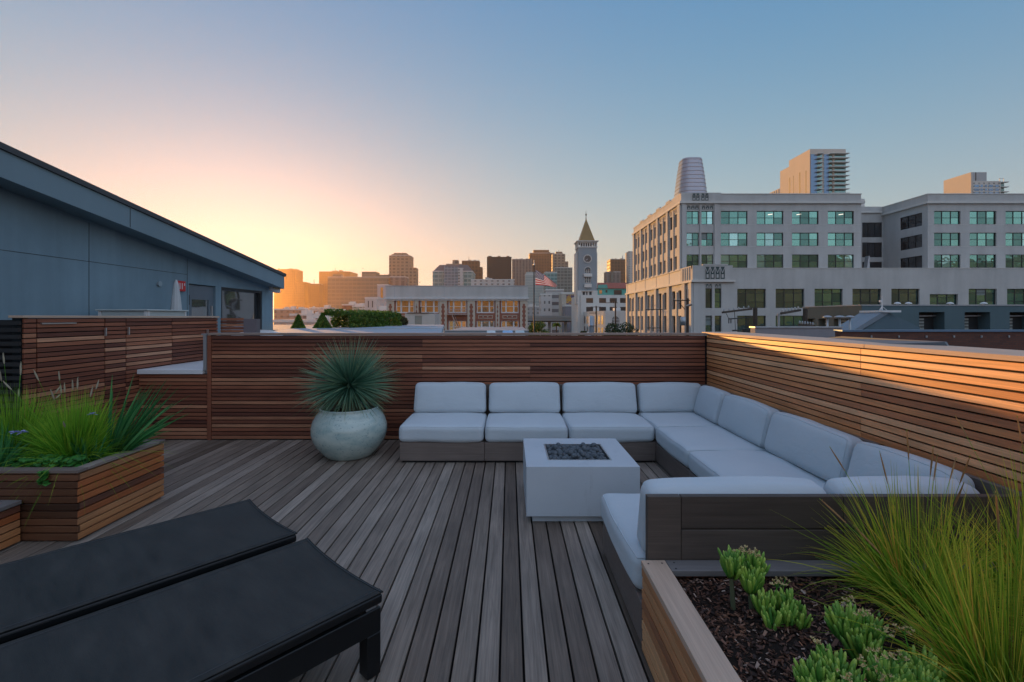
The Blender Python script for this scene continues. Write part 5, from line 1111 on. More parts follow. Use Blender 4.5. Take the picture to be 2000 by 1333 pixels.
    for k in range(nb):
        c0 = Yfar-1.0-bl*k-bl/2
        for s in (-1, 1):
            c = c0+s*1.45
            gy = MB()
            for q in (-.6,0,.6): gy.box(Xu-.08,Xu-.004,c+q-.12,c+q+.12,ZU(409.5),ZU(402))
            gy.box(Xu-.08,Xu-.004,c-.95,c+.95,ZU(401.5),ZU(400.5)); T.part('ornamental_grille', gy, M['cream'])
    # --- podium
    PP = (Xp,Yp,G); zc = zb_; rp = []
    for i, (a, b) in enumerate(((1440,1496),(1515,1571),(1591,1646),(1665,1721),(1741,1796),(1816,1871),(1892,1947),(1967,2023),(2043,2098))):
        rp.append((PX(a,Yp)-Xp, PX(b,Yp)-Xp, ZP(602 if i < 5 else 600)-G, ZP(564.5 if i != 5 else 575)-G, 3))
        rp.append((PX(a,Yp)-Xp, PX(b,Yp)-Xp, ZP(655)-G, ZP(617)-G, 3))
    for a, b in ((1378,1391),(1396,1409)): rp.append((PX(a,Yp)-Xp, PX(b,Yp)-Xp, ZP(602)-G, ZP(563.5)-G, 1)); rp.append((PX(a,Yp)-Xp, PX(b,Yp)-Xp, ZP(655)-G, ZP(617)-G, 1))
    pd = MB(); facade(pd, PP, (1,0,0), (0,-1,0), XE-Xp, zc-G, [r[:4] for r in rp], .45)
    rg = random.Random(3)
    for r in rp: window(T, PP, (1,0,0), (0,-1,0), r[:4], .4, r[4], 3, M['frame'], M['teald'] if rg.random() < .6 or r[2] < 10 else gm, fw=.09, zsplit=(.5,) if r[4] == 3 and r[2] < 12 else (.32,.78))
    Yf2 = 133.4; P6 = (Xp,Yf2,G); sr = []; bl2 = (Yf2-Yp-5.5)/5; 
    for k in range(5):
        c0 = Yf2-1.5-bl2*k-bl2/2
        for s in (-1, 1):
            c = c0+s*1.75
            sr.append((Yf2-c-1.05, Yf2-c+1.05, ZP(603)-G, ZP(563.5)-G)); sr.append((Yf2-c-1.05, Yf2-c+1.05, ZP(655)-G, ZP(617)-G))
    for c in (Yp+1.9, Yp+3.3): sr.append((Yf2-c-.45, Yf2-c+.45, ZP(603)-G, ZP(563.5)-G)); sr.append((Yf2-c-.45, Yf2-c+.45, ZP(655)-G, ZP(617)-G))
    facade(pd, P6, (0,-1,0), (-1,0,0), Yf2-Yp, zc-G, sr, .5)
    for r in sr: window(T, P6, (0,-1,0), (-1,0,0), r, .45, 1, 2, M['frame'], M['darkglass'], fw=.09)
    pd.add([(Xp,Yp,zc),(XE,Yp,zc),(XE,Yu+.3,zc),(Xp,Yu+.3,zc)], [(0,1,2,3)]); pd.add([(Xp,Yf2,G),(XE,Yf2,G),(XE,Yf2,zc),(Xp,Yf2,zc)], [(0,3,2,1)])
    pd.add([(Xw-1,Yu+.29,zc-.002),(XR0+1,Yu+.29,zc-.002),(XR0+1,Yc+1,zc-.002),(Xw-1,Yc+1,zc-.002)], [(0,1,2,3)])
    T.part('podium_wall', pd, wm_)
    c2 = MB(); zk = ZP(549.5); c2.box(Xp-.5,PX(1434,Yp),Yp-.5,Yp-.004,zk-.18,zk+.18); c2.box(Xp-.5,Xp-.004,Yp-.004,Yf2,zk-.18,zk+.18); c2.box(PX(1430,Yp),XE,Yp-.07,Yp+.3,zc+.001,zc+.12)
    T.part('podium_cornice', c2, M['white_stucco2'])
    c3 = MB(); c3.box(Xp-.2,PX(1430,Yp),Yp-.2,Yp-.005,zk+.19,ZP(519)); c3.box(Xp-.2,PX(1430,Yp),Yp-.005,Yp+.5,zc+.002,ZP(519)); c3.box(PX(1372,Yp),PX(1420,Yp),Yp-.25,Yp+.45,ZP(518.9),ZP(516.5)); c3.box(Xp-.2,Xp-.005,Yp-.005,Yp+6,zk+.19,ZP(519)); c3.box(Xp-.195,Xp+.4,Yp+.5,Yp+6,zc+.002,ZP(519))
    T.part('raised_parapet', c3, wm_)
    grille(PX(1376,Yp),PX(1415,Yp),ZP(545.5),ZP(521.5),Yp-.205,4)
    for a, b in ((1378,1391),(1396,1409)): grille(PX(a,Yp),PX(b,Yp),ZP(562),ZP(555),Yp,2)
    p2 = MB()
    for k in range(6): y = Yf2-1.5-bl2*k; p2.box(Xp-.4,Xp-.004,y-.75,y+.75,G,zk-.19)
    for k in range(5): y = Yf2-1.5-bl2*k-bl2/2; p2.box(Xp-.2,Xp-.004,y-.35,y+.35,G,zk-1.6)
    p2.box(Xp-.4,Xp-.004,Yp,Yp+1.1,G,zk-.19); p2.box(PX(1354.3,Yp),PX(1376,Yp),Yp-.12,Yp-.004,G,zk-.19)
    for k in range(6): y = Yf2-1.5-bl2*k; p2.box(Xp-.15,Xp-.004,y-.2,y+.2,zk+.2,zc+.3)
    for k in range(4): y = Yp+1.2+k*1.1; p2.box(Xp-.35,Xp-.202,y-.14,y+.14,zk+.3,ZP(521))
    T.part('pilaster', p2, wm_)
    cp = MB().box(Xp-.3,Xp+.2,Yp+6.01,Yf2,zc+.301,zc+.45); cp.box(Xp-.1,Xp-.005,Yp+6.01,Yf2,zk+.2,zc+.3); T.part('coping', cp, M['white_stucco2'])
    Sx = Thing('stair_bulkhead', 'small light wedge standing on the white block court terrace', 'bulkhead', (PX(1697,93), 93.5, zc)); Sx.part('wedge', MB().add([(PX(1692,93),93,zc),(PX(1699,93),93,zc),(PX(1698.5,93),93,PZ(500,93)),(PX(1697,93),93,PZ(500,93)),(PX(1692,93),94,zc),(PX(1699,93),94,zc),(PX(1698.5,93),94,PZ(500,93)),(PX(1697,93),94,PZ(500,93))],[(0,1,2,3),(7,6,5,4),(0,4,5,1),(1,5,6,2),(2,6,7,3),(3,7,4,0)]), M['galv'])
bigwhite()
# ================================================================== NEAR RIGHT ROOFS, POLES
def tealb():
    Y = 30; col = stucco('dark_teal_stucco', (.085,.13,.145), .2, .4); colw = stucco('olive_stucco', (.17,.155,.12), .2, .4); xa = PX(1683,Y); zt = PZ(597.5,Y); XE = 50; Yb = xa*F0/(1568-995)
    T = Thing('teal_building', 'low dark teal building with square openings in front of the white block', 'building', (35, 33, G))
    rects = [(PX(a,Y)-xa, PX(b,Y)-xa, PZ(646,Y)-G, PZ(610,Y)-G) for a, b in ((1795,1845),(1884,1934),(1972,2022))]
    mb = MB(); facade(mb, (xa,Y,G), (1,0,0), (0,-1,0), XE-xa, zt-G, rects, .8); T.part('front_wall', mb, col)
    r2 = [(Yb-y1, Yb-y0, PZ(650,33)-G, PZ(623,33)-G) for y0, y1 in ((31.1,32.6),(33.2,34.2),(34.6,35.6))]
    mb = MB(); facade(mb, (xa,Yb,G), (0,-1,0), (-1,0,0), Yb-Y, zt-G, r2, .5); T.part('side_wall', mb, colw)
    T.part('roof', MB().box(xa+.01,XE,Y+.01,Yb,zt-.3,zt-.2), M['roofmetal']); T.part('coping', MB().box(xa-.04,XE,Y-.04,Y+.3,zt+.001,zt+.07).box(xa-.04,xa+.3,Y+.301,Yb,zt+.001,zt+.07), M['galv'])
    for r in rects:
        mb = MB(); x0, x1 = xa+r[0], xa+r[1]; z0, z1 = G+r[2], G+r[3]; mb.box(x0,x1,Y+.79,Y+.8,z0,z1); f = T.part('recess_back', mb, M['frame']); w_ = (x1-x0)
        s_ = MB()
        for k in range(2):
            xx = x0+w_*(.0+.30*k); 
            for j in range(4): z = z0+(z1-z0)*(.04+.17*j); s_.box(xx+w_*.03,xx+w_*.27,Y+.70,Y+.78,z,z+(z1-z0)*.11)
        s_.build('vent_louvre', plain('louvre_panel', (.3,.32,.3), .5), f, T.loc); h = MB(); h.beam((x0+.1,Y+.5,z0+(z1-z0)*.78),(x1-.1,Y+.5,z0+(z1-z0)*.8),.05); h.build('crossbar', M['galv'], f, T.loc)
    for r in r2:
        y0, y1 = Yb-r[1], Yb-r[0]; z0, z1 = G+r[2], G+r[3]; f = T.part('recess_back', MB().box(xa+.49,xa+.5,y0,y1,z0,z1), M['frame']); s_ = MB()
        for j in range(4): z = z0+(z1-z0)*(.06+.24*j); s_.box(xa+.40,xa+.48,y0+.1,(y0+y1)/2-.05,z,z+(z1-z0)*.17); s_.box(xa+.40,xa+.48,(y0+y1)/2+.05,y1-.1,z,z+(z1-z0)*.17)
        s_.build('vent_louvre', plain('louvre_panel2', (.5,.45,.38), .5), f, T.loc)
    # vents on the roof edge
    for i, px in enumerate((1768,1790,1873,1940)):
        c = PX(px,Y); V = Thing('roof_vent', 'small white mushroom roof vent, %s along the teal roof edge' % ('first from the left','second from the left','third from the left','fourth from the left')[i], 'vent', (c, Y+.6, zt), 'mushroom vents on the teal roof'); V.part('cap', MB().lathe([(.05,zt-.2),(.06,zt+.12),(.2,zt+.14),(.16,zt+.2),(.04,zt+.25)], c, Y+.6, 12), M['whiteframe'])
tealb()
Yk = 24; T = Thing('sloped_skylight', 'sloping grey shaft with a flat platform on top, before the teal wall', 'skylight', (PX(1690,Yk), Yk, 0)); X = lambda p: PX(p, Yk); Z = lambda p: PZ(p, Yk)
T.part('glazed_slope', MB().add([(X(1668),Yk,Z(645)),(X(1683),Yk,Z(645)),(X(1738),Yk,Z(611)),(X(1722),Yk,Z(611)),(X(1668),Yk+1.5,Z(645)),(X(1683),Yk+1.5,Z(645)),(X(1738),Yk+1.5,Z(611)),(X(1722),Yk+1.5,Z(611))],[(0,1,2,3),(7,6,5,4),(0,4,5,1),(1,5,6,2),(2,6,7,3),(3,7,4,0)]), plain('skylight_blue_grey', (.16,.20,.24), .5))
T.part('side_wall', MB().add([(X(1684),Yk+.1,Z(648)),(X(1800),Yk+.1,Z(648)),(X(1800),Yk+.1,Z(640)),(X(1739),Yk+.1,Z(611)),(X(1684),Yk+1.4,Z(648)),(X(1800),Yk+1.4,Z(648)),(X(1800),Yk+1.4,Z(640)),(X(1739),Yk+1.4,Z(611))],[(0,1,2,3),(7,6,5,4),(0,4,5,1),(1,5,6,2),(2,6,7,3),(3,7,4,0)]), stucco('shaft_teal', (.10,.15,.18), .15))
T.part('platform', MB().box(X(1721),X(1757),Yk-.1,Yk+1.5,Z(610.5),Z(606.5)), M['whiteframe'])
T = Thing('antenna', 'thin antenna on a small tripod above the sloped skylight', 'antenna', (X(1738), Yk+.5, Z(606))); T.part('mast', MB().tube([(X(1738),Yk+.5,Z(606.4)),(X(1738),Yk+.5,Z(577))], [.03,.012], 8), M['whiteframe'])
mb = MB()
for dx, dy in ((-.18,-.1),(.18,-.1),(0,.2)): mb.beam((X(1738)+dx,Yk+.5+dy,Z(606.4)),(X(1738),Yk+.5,Z(598)),.02)
T.part('tripod', mb, M['whiteframe']); T.part('sensor_box', MB().box(X(1733),X(1736.5),Yk+.45,Yk+.55,Z(590),Z(586)), M['whiteframe'])
for i, px in enumerate((1616,1640,1660)):
    Yv = 22; c = PX(px,Yv); z1 = PZ(620,Yv); T = Thing('vent_pipe', 'galvanised vent pipe with a flat cap, %s of three by the olive wall' % ('leftmost','middle','rightmost')[i], 'vent', (c, Yv, .5), 'capped vent pipes'); T.part('pipe', MB().tube([(c,Yv,.2),(c,Yv,z1)], .045, 12), M['galv'], smooth=True)
    T.part('cap', MB().lathe([(.05,z1-.03),(.19+.03*(i==1),z1-.01),(.19+.03*(i==1),z1+.02),(.1,z1+.07),(.02,z1+.08)], c, Yv, 20), M['galv'])
Yb_ = 18; T = Thing('brick_parapet', 'dark brick parapet wall with a blue metal cap at right', 'wall', (PX(1830,Yb_), Yb_, G)); xa = PX(1645,Yb_); z1 = PZ(648.5,Yb_)
T.part('wall', MB().box(xa, 34, Yb_, Yb_+.4, G, z1), M['brick2']); T.part('coping', MB().box(xa-.03, 34, Yb_-.05, Yb_+.45, z1+.001, z1+.07), plain('blue_metal_cap', (.10,.17,.26), .4, .3))
mb = MB()
for k in range(16): mb.lathe([(.03,z1-.22),(.03,z1-.14)], xa+1.1+k*1.05, Yb_-.02, 8)
T.part('anchor_bolts', mb, M['galv'])
T = Thing('roof_surface', 'flat grey roof between the brick parapet and the teal building', 'roof', (25, 24, 0)); T.part('roof', MB().box(xa+.1, 60, Yb_+.41, 29.9, G, .45), M['roofmetal'])
T = Thing('grey_parapet', 'pale mauve-grey concrete parapet left of the brick parapet', 'wall', (PX(1560,20), 20, G)); xg0, xg1 = PX(1475,20), PX(1644,20); T.part('wall', MB().box(xg0, xg1, 20, 20.4, G, PZ(641,20)), stucco('mauve_concrete', (.26,.24,.25), .15, .8)); T.part('coping', MB().box(xg0-.03, xg1+.03, 19.96, 20.44, PZ(641,20)+.001, PZ(641,20)+.06), M['galv'])
def pole(label, px, Y, ptop, arms, r=.14, lean=0, extra=None, mat=None):
    x = PX(px,Y); T = Thing('utility_pole', label, 'utility pole', (x, Y, G)); T.part('pole', MB().tube([(x,Y,G),(x+lean,Y,PZ(ptop,Y))], [r*1.2, r], 10), mat or M['trunk'])
    for (a, b, pa, pb, dy) in arms:
        mb = MB(); A = Vector((PX(a,Y),Y-.2-dy,PZ(pa,Y))); B = Vector((PX(b,Y),Y-.2+dy,PZ(pb,Y))); mb.beam(A, B, .11, .13); arm = T.part('cross_arm', mb, M['trunk']); ins = MB(); n = 6
        for k in range(n): c = A.lerp(B, (k+.3)/n); ins.lathe([(.02,c.z+.06),(.05,c.z+.1),(.05,c.z+.2),(.02,c.z+.26)], c.x, c.y, 8)
        ins.build('insulators', M['galv'], arm, T.loc)
    if extra: extra(T, x, Y)
def ex1(T, x, Y):
    mb = MB(); mb.beam((PX(1420,Y),Y-.2,PZ(623.5,Y)),(PX(1466,Y),Y-.2,PZ(620,Y)),.08); mb.beam((PX(1415,Y),Y-.2,PZ(611,Y)),(PX(1421,Y),Y-.2,PZ(623,Y)),.03); mb.beam((PX(1432,Y),Y-.2,PZ(609,Y)),(PX(1434,Y),Y-.2,PZ(645,Y)),.03); mb.beam((PX(1428,Y),Y-.2,PZ(646,Y)),(PX(1440,Y),Y-.2,PZ(645.5,Y)),.1)
    T.part('switch_gear', mb, M['frame']); sm = MB()
    for px in (1421,1425,1438,1455,1459): sm.tube([(PX(px,Y),Y-.2,PZ(624,Y)),(PX(px,Y),Y-.2,PZ(632,Y))], .035, 6)
    T.part('hanging_insulators', sm, M['frame']); T.part('transformer', MB().tube([(PX(1452,Y),Y-.3,PZ(650,Y)),(PX(1452,Y),Y-.3,PZ(642,Y))], .25, 14).tube([(PX(1462,Y),Y-.3,PZ(650,Y)),(PX(1462,Y),Y-.3,PZ(643,Y))], .2, 14), M['frame'])
pole('dark wooden utility pole with a long slanted crossarm full of insulators', 1475, 34, 602, [(1401,1474,611,603.5,.6)], .15, 0, ex1)
pole('slim pale metal pole carrying a short slanted crossarm', 1524, 30, 613, [(1513,1569,613,606,.5)], .07, -.1, None, M['galv'])
pole('short wooden pole with a low weathered crossarm before the olive wall', 1573, 30, 604, [(1551,1593,634.5,638,.3)], .13)
def ex2(T, x, Y):
    T.part('transformer', MB().tube([(x-.8,Y-.5,PZ(636,Y)),(x-.8,Y-.5,PZ(619,Y))], .35, 14), M['galv'], smooth=True)
    mb = MB(); mb.beam((PX(1325,Y),Y-.2,PZ(592,Y)),(PX(1337,Y),Y-.2,PZ(605,Y)),.08); T.part('brace', mb, M['frame'])
pole('utility pole with a grey can transformer at the white block corner', 1343, 62, 583, [(1313,1348,588,587,.3),(1338,1352,600,596,.3)], .17, 0, ex2)
pole('thin utility pole in front of the white block left face', 1290, 80, 603, [(1260,1294,605,605,.3),(1262,1290,641,641,.3)], .14)
pole('utility pole left of the arched window, near the blue tank', 1164.5, 120, 598, [(1153,1174,600,600,.3),(1150,1164,612,612,.3)], .17)
pole('tallest thin utility pole before the grey arched wall', 1202, 120, 588, [(1182,1207,592,592,.3)], .17)
Yt = 110; T = Thing('water_tank', 'pale blue vertical cylinder tank before the arcade building', 'tank', (PX(1155.5,Yt), Yt, G)); T.part('tank_body', MB().lathe([(.62,G),(.62,PZ(638,Yt)),(.66,PZ(637.5,Yt)),(.66,PZ(636.5,Yt)),(.62,PZ(636,Yt)),(.62,PZ(619,Yt)),(.5,PZ(617.5,Yt)),(.05,PZ(617,Yt))], PX(1155.5,Yt), Yt, 24), plain('pale_blue_tank', (.35,.45,.55), .4), smooth=True); T.part('catwalk', MB().box(PX(1149,Yt),PX(1162,Yt),Yt-.9,Yt-.63,PZ(637,Yt),PZ(636.2,Yt)), M['frame'])
T = Thing('roof_peak', 'small peach-lit peaked roof tip just above the long wall', 'roof', (PX(1153,60), 60, 0)); T.part('peak', MB().add([(PX(1147,60),60,-1),(PX(1159,60),60,-1),(PX(1159,60),63,-1),(PX(1147,60),63,-1),(PX(1150,60),61,PZ(648,60))],[(0,1,4),(1,2,4),(2,3,4),(3,0,4),(3,2,1,0)]), M['white_stucco'])
# ================================================================== TREES
def tree(label, px, Y, ptop, wpx, seed, name='tree', n=5200, group=None, mat='crown'):
    x = PX(px,Y); zt = PZ(ptop,Y); r = wpx*Y/F0/2; T = Thing(name, label, 'tree', (x, Y, G), group); rg = random.Random(seed); mb = MB(); h = zt-G; zc = zt-r*.85
    tk = MB().tube([(x,Y,G),(x+.2,Y,G+h*.4),(x,Y,zt-r)], [.35,.28,.15], 8)
    for k in range(9):
        a = k*2.4; e = Vector((x+r*.55*cos(a), Y+r*.5*sin(a), zc+r*.25*sin(k*1.7))); tk.tube([(x,Y,zc-r*.9), (Vector((x,Y,zc-r*.6))+e)/2, e], [.14,.1,.04], 6)
    T.part('trunk', tk, M['trunk'])
    for k in range(26):
        a = rg.uniform(0,6.28); u = rg.uniform(-.6,.95); q = Vector((cos(a)*sqrt(1-u*u)*r*.72, sin(a)*sqrt(1-u*u)*r*.7, u*r*.66)); leafball(mb, (x+q.x, Y+q.y, zc+q.z), (r*.34,r*.34,r*.26), n//26, rg, max(.12, r*.045))
    T.part('crown', mb, M[mat])
tree('round dark tree in front of the white block left corner', 1211, 60, 629, 78, 3)
tree('small dark shrub-like tree left of the arcade building', 1140, 100, 647, 22, 4)
tree('dark tree right behind the flagpole', 1052, 110, 628, 50, 5, mat='hedge')
def palm(px, Y, seed):
    x = PX(px,Y); z = PZ(636,Y); T = Thing('palm_tree', 'small green palm in front of the freeway overpass', 'tree', (x, Y, G)); T.part('trunk', MB().tube([(x,Y,G),(x,Y,z)], [.3,.2], 8), M['trunk']); mb = MB(); rg = random.Random(seed)
    for i in range(160):
        a = rg.uniform(0,6.28); th = rg.uniform(.2,1.7); blade(mb, (x,Y,z), (sin(th)*cos(a), sin(th)*sin(a), cos(th)), (cos(a+1.5),sin(a+1.5),.2), 1.6, .1, .35, 4)
    T.part('crown', mb, M['hedge'])
palm(1087, 150, 2)
# ================================================================== OVERPASS, VANS
T = Thing('freeway_overpass', 'concrete freeway overpass crossing behind the flagpole', 'overpass', (PX(1080,260), 260, G)); Yo = 260; xa, xb = PX(1000,Yo), PX(1140,Yo); conc = stucco('overpass_concrete', (.28,.27,.25), .12, .05)
T.part('deck', MB().box(xa,xb,Yo,Yo+14,PZ(627,Yo),PZ(620.5,Yo)), conc); T.part('barrier', MB().box(xa,xb,Yo-.3,Yo-.01,PZ(621.5,Yo),PZ(617,Yo)), conc); T.part('girder', MB().box(xa,xb,Yo+1,Yo+2,PZ(629.5,Yo),PZ(627,Yo)-.01), M['frame'])
for px in (1038,1072,1104,1118): T.part('column', MB().box(PX(px,Yo),PX(px,Yo)+1.6,Yo+5,Yo+6.6,G,PZ(627,Yo)-.01), conc)
def van(px, Y, label, col, L_=5.2):
    x = PX(px,Y); T = Thing('parked_van', label, 'van', (x, Y, G), 'vehicles parked by the overpass'); mb = MB(); z = G+.35
    pr = [(-L_/2,0),(L_/2,0),(L_/2,.75),(L_/2-.9,.95),(L_/2-1.6,1.75),(-L_/2,1.85)]; n = len(pr)
    mb.add([(x+a,Y,z+b) for a, b in pr]+[(x+a,Y+1.9,z+b) for a, b in pr], [tuple(range(n)), tuple(range(2*n-1,n-1,-1))]+[(i,n+i,n+(i+1)%n,(i+1)%n) for i in range(n)]); T.part('body', mb, plain('van_paint', col, .3), bevel=.05, seg=2)
    T.part('side_window', MB().box(x-L_/2+.3,x+L_/2-1.75,Y-.015,Y-.002,z+1.05,z+1.6), M['darkglass'])
    for dx in (-L_/2+.9, L_/2-.95):
        for dy in (0, 1.75): T.part('wheel', MB().tube([(x+dx,Y+dy-.02,G+.36),(x+dx,Y+dy+.2,G+.36)], .36, 16), M['frame'])
van(1082, 395, 'white van parked below the palm tree', (.6,.62,.65)); van(1098, 400, 'pale blue van parked right of the white one under the overpass', (.35,.45,.5), 6.5)
# ================================================================== SKYLINE
def tw(label, px0, px1, ptop, Y, mat, name='skyscraper', depth=None, steps=(), cap=None, cat='skyscraper', pbase=None, extra=None):
    x0, x1 = PX(px0,Y), PX(px1,Y); d = depth or max(18, (x1-x0)*.8); T = Thing(name, label, cat, ((x0+x1)/2, Y+d/2, G)); zt = PZ(ptop,Y)
    T.part('main_block', MB().box(x0,x1,Y,Y+d,G,zt), mat)
    T.part('roof_slab', MB().box(x0-.2,x1+.2,Y-.2,Y+d+.2,zt+.01,zt+1.1), cap or M['white_stucco2'])
    for k, (a, b, p) in enumerate(steps):
        xa, xb = PX(a,Y), PX(b,Y); dd_ = d*.5; y0 = Y+d*.2+k*.7
        if xa < x0 or xb > x1: T.part('side_block', MB().box(xa,xb,Y+.3+k*.5,Y+d*.8,G,PZ(p,Y)), mat)
        else: T.part('top_block', MB().box(xa,xb,y0,y0+dd_,zt+1.11,PZ(p,Y)), mat)
    rgp = random.Random(int(px0*7+ptop)); wd = x1-x0
    if wd > 12 and ptop < 600:
        for k in range(3):
            s_ = wd*rgp.uniform(.06,.14); xa = x0+wd*rgp.uniform(.05,.8); T.part('roof_plant', MB().box(xa,xa+s_,Y+1+k*.3,Y+1+s_,zt+1.11,zt+1.11+wd*rgp.uniform(.02,.05)), cap or mat)
        if rgp.random() < .5: xa = x0+wd*rgp.uniform(.2,.8); T.part('antenna', MB().tube([(xa,Y+5,zt+1.11),(xa,Y+5,zt+1.11+Y*rgp.uniform(.006,.011))], [.0006*Y,.0003*Y], 5), M['frame'])
    if extra: extra(T, Y)
    return T
tan = grid('tan_tower', (.23,.14,.08), (.06,.04,.03), 9, 8, .35, .4); tan2 = grid('brown_tower', (.17,.095,.06), (.06,.035,.025), 8, 9, .4, .35); pale = grid('pale_tower', (.30,.23,.17), (.08,.07,.06), 9, 7, .4, .45)
glb = grid('glass_block', (.20,.20,.16), (.09,.11,.10), 9, 8, .12, .35); blk = grid('black_tower', (.035,.035,.035), (.02,.02,.022), 3, 3.8, .3, .3); gry = grid('grey_ribbed_tower', (.22,.19,.17), (.08,.08,.08), 8, 8, .45, .1); tq = grid('teal_glass_tower', (.26,.36,.33), (.06,.16,.16), 5, 5, .2, .35); wh = grid('white_flats', (.5,.47,.43), (.08,.08,.08), 5.5, 3.4, .62, .55)
tw('tall orange-lit tower with rounded top at the left end of the skyline', 535, 577, 527, 2200, tan, steps=((548,575,525),(577,595,551)))
tw('short orange-lit tower beside the bright gap of sun', 602, 624, 555, 2100, tan2)
tw('broad orange tower behind the wide glass block', 623, 683, 531, 2300, tan, steps=((640,672,529.5),))
tw('wide grey-green glass office block across the left skyline', 640, 780, 542, 1000, glb, name='office_block', cat='office block', depth=60, steps=((703,731,530),(731,746,536)))
tw('tall slab tower with stepped crown and ribbed edges', 760, 801, 500, 1000, pale, steps=((763,795,496),(767,792,493.5),(801,812,523)), extra=lambda T, Y: [T.part('balcony_slab', MB().box(PX(758.8,Y),PX(760,Y)-.01,Y,Y+10,PZ(500,Y)-8-k*8,PZ(500,Y)-6.5-k*8), M['white_stucco2']) for k in range(9)])
tw('pale grey narrow block rising behind the brick building left end', 737, 757, 558, 420, stucco('pale_grey_block', (.40,.40,.41), .1, .05), name='office_block', cat='office block', extra=lambda T, Y: T.part('lit_window_strip', MB().box(PX(743.5,Y),PX(748,Y),Y-.3,Y-.02,PZ(594,Y),PZ(562,Y)), M['glowglass']))
tw('dark top-heavy rooftop block behind the pale narrow block', 762, 792, 542, 640, gry, name='office_block', cat='office block', steps=((766,780,540),))
def mansard(T, Y):
    x0, x1 = PX(845,Y), PX(923,Y); z0, z1 = PZ(531,Y), PZ(517,Y); i = (x1-x0)*.16; d = 45; mb = MB(); mb.add([(x0,Y,z0),(x1,Y,z0),(x1,Y+d,z0),(x0,Y+d,z0),(x0+i,Y+i*.6,z1),(x1-i*.8,Y+i*.6,z1),(x1-i*.8,Y+d-i*.6,z1),(x0+i,Y+d-i*.6,z1)],[(4,5,6,7),(0,1,5,4),(1,2,6,5),(2,3,7,6),(3,0,4,7)]); T.part('mansard_roof', mb, stucco('slate_roof', (.12,.13,.14), .1, .05))
    T.part('glazed_bay', MB().box(PX(868,Y),PX(895,Y),Y-4,Y-.05,G,PZ(522,Y)), grid('bay_glass', (.25,.33,.36), (.06,.12,.15), 4, 3.6, .15, .2)); T.part('white_bay', MB().box(PX(893,Y)+1,PX(905,Y),Y-3,Y-.05,G,PZ(524,Y)), wh); T.part('crown', MB().box(PX(868,Y),PX(899,Y),Y+14,Y+30,z1+.01,PZ(513,Y)).box(PX(880.5,Y),PX(892,Y),Y+16,Y+26,PZ(513,Y)+.01,PZ(505,Y)), pale)
tw('green and blue glass building with a dark mansard roof', 845, 923, 531.2, 560, tq, name='mansard_building', cat='building', depth=45, extra=mansard)
tw('red-brown slab tower right of the mansard roof', 902, 936, 510, 1100, tan2, steps=((936,942,522),))
tw('square black glass tower, darkest on the skyline', 951, 999, 503, 1000, blk, cap=M['frame'])
tw('ribbed grey-brown twin tower between the black tower and flagpole', 1000, 1027, 507, 1200, gry, steps=((1027,1040,505.5),))
tw('broad brown stepped tower, highest behind the flag', 1034, 1082, 495, 1400, tan2, steps=((1042,1073,487.5),))
tw('pale narrow stepped tower left of the clock tower', 1079, 1104, 497, 1150, pale, steps=((1086,1099,491.5),(1104,1110,511)))
tw('dark gridded glass tower just left of the clock tower', 1084, 1118, 524, 800, grid('dark_grid_tower', (.25,.25,.22), (.09,.10,.09), 6, 5.5, .2, .3), steps=())
tw('long low white apartment roofs above the brick building', 920, 1005, 548, 460, wh, name='apartment_block', cat='apartment block', steps=((946,1003,546),))
tw('pale green office tower directly behind the flagpole', 1026, 1062, 537, 620, grid('pale_green_tower', (.40,.42,.38), (.28,.32,.30), 30, 3.6, .02, .3), steps=((1028,1046,531),), name='office_block', cat='office block')
tw('teal glass block peeking right of the flag', 1064, 1088, 533, 660, tq, name='office_block', cat='office block')
tw('white building with pairs of small square windows near the overpass', 1056, 1078, 577, 330, grid('white_punched', (.52,.49,.46), (.05,.05,.05), 3.2, 5.2, .66, .62), name='apartment_block', cat='apartment block')
tw('grey parking structure with dark horizontal openings', 1066, 1101, 568, 350, grid('banded_garage', (.42,.41,.39), (.08,.08,.09), 60, 5.2, .02, .52), name='parking_structure', cat='parking structure')
def mural(T, Y):
    t = Mt('painted_mural'); n = t.noise(t.coords((.25,.25,.25)), 1.2, 3, .6, 1.5); t.set(col=t.ramp(n, [(0,(.05,.09,.16)),(.4,(.12,.07,.12)),(.5,(.5,.28,.05)),(.6,(.42,.22,.04)),(.72,(.45,.40,.36)),(1,(.3,.1,.08))], 'CONSTANT'), rough=.8); T.part('mural', MB().box(PX(1106,Y),PX(1127,Y),Y-.1,Y-.01,PZ(598,Y),PZ(576,Y)), t.m)
tw('flat building with a colourful wall mural left of the clock tower', 1097, 1130, 574.5, 300, stucco('beige_block', (.42,.38,.32), .1, .05), name='mural_building', cat='building', extra=mural)
tw('plain grey block under the mural beside the overpass', 1104, 1129, 599, 285, stucco('plain_grey_block', (.2,.2,.22), .1, .05), name='low_building', cat='building')
tw('tall brown tower right of the clock tower with an antenna', 1192, 1232, 507, 1250, tan2, steps=(), extra=lambda T, Y: T.part('antenna', MB().lathe([(2.2,PZ(507,Y)+1.2),(.4,PZ(497,Y))], PX(1219,Y), Y+16, 6), M['galv']))
tw('grey glass block in front of the tall brown tower', 1184, 1212, 532, 900, gry, extra=lambda T, Y: T.part('mirror_strip', MB().box(PX(1193,Y),PX(1198,Y),Y-1.5,Y-.05,G,PZ(531,Y)), M['blueglass']))
tw('cream ribbed tower half hidden behind the white block left edge', 1228, 1262, 492, 900, wh)
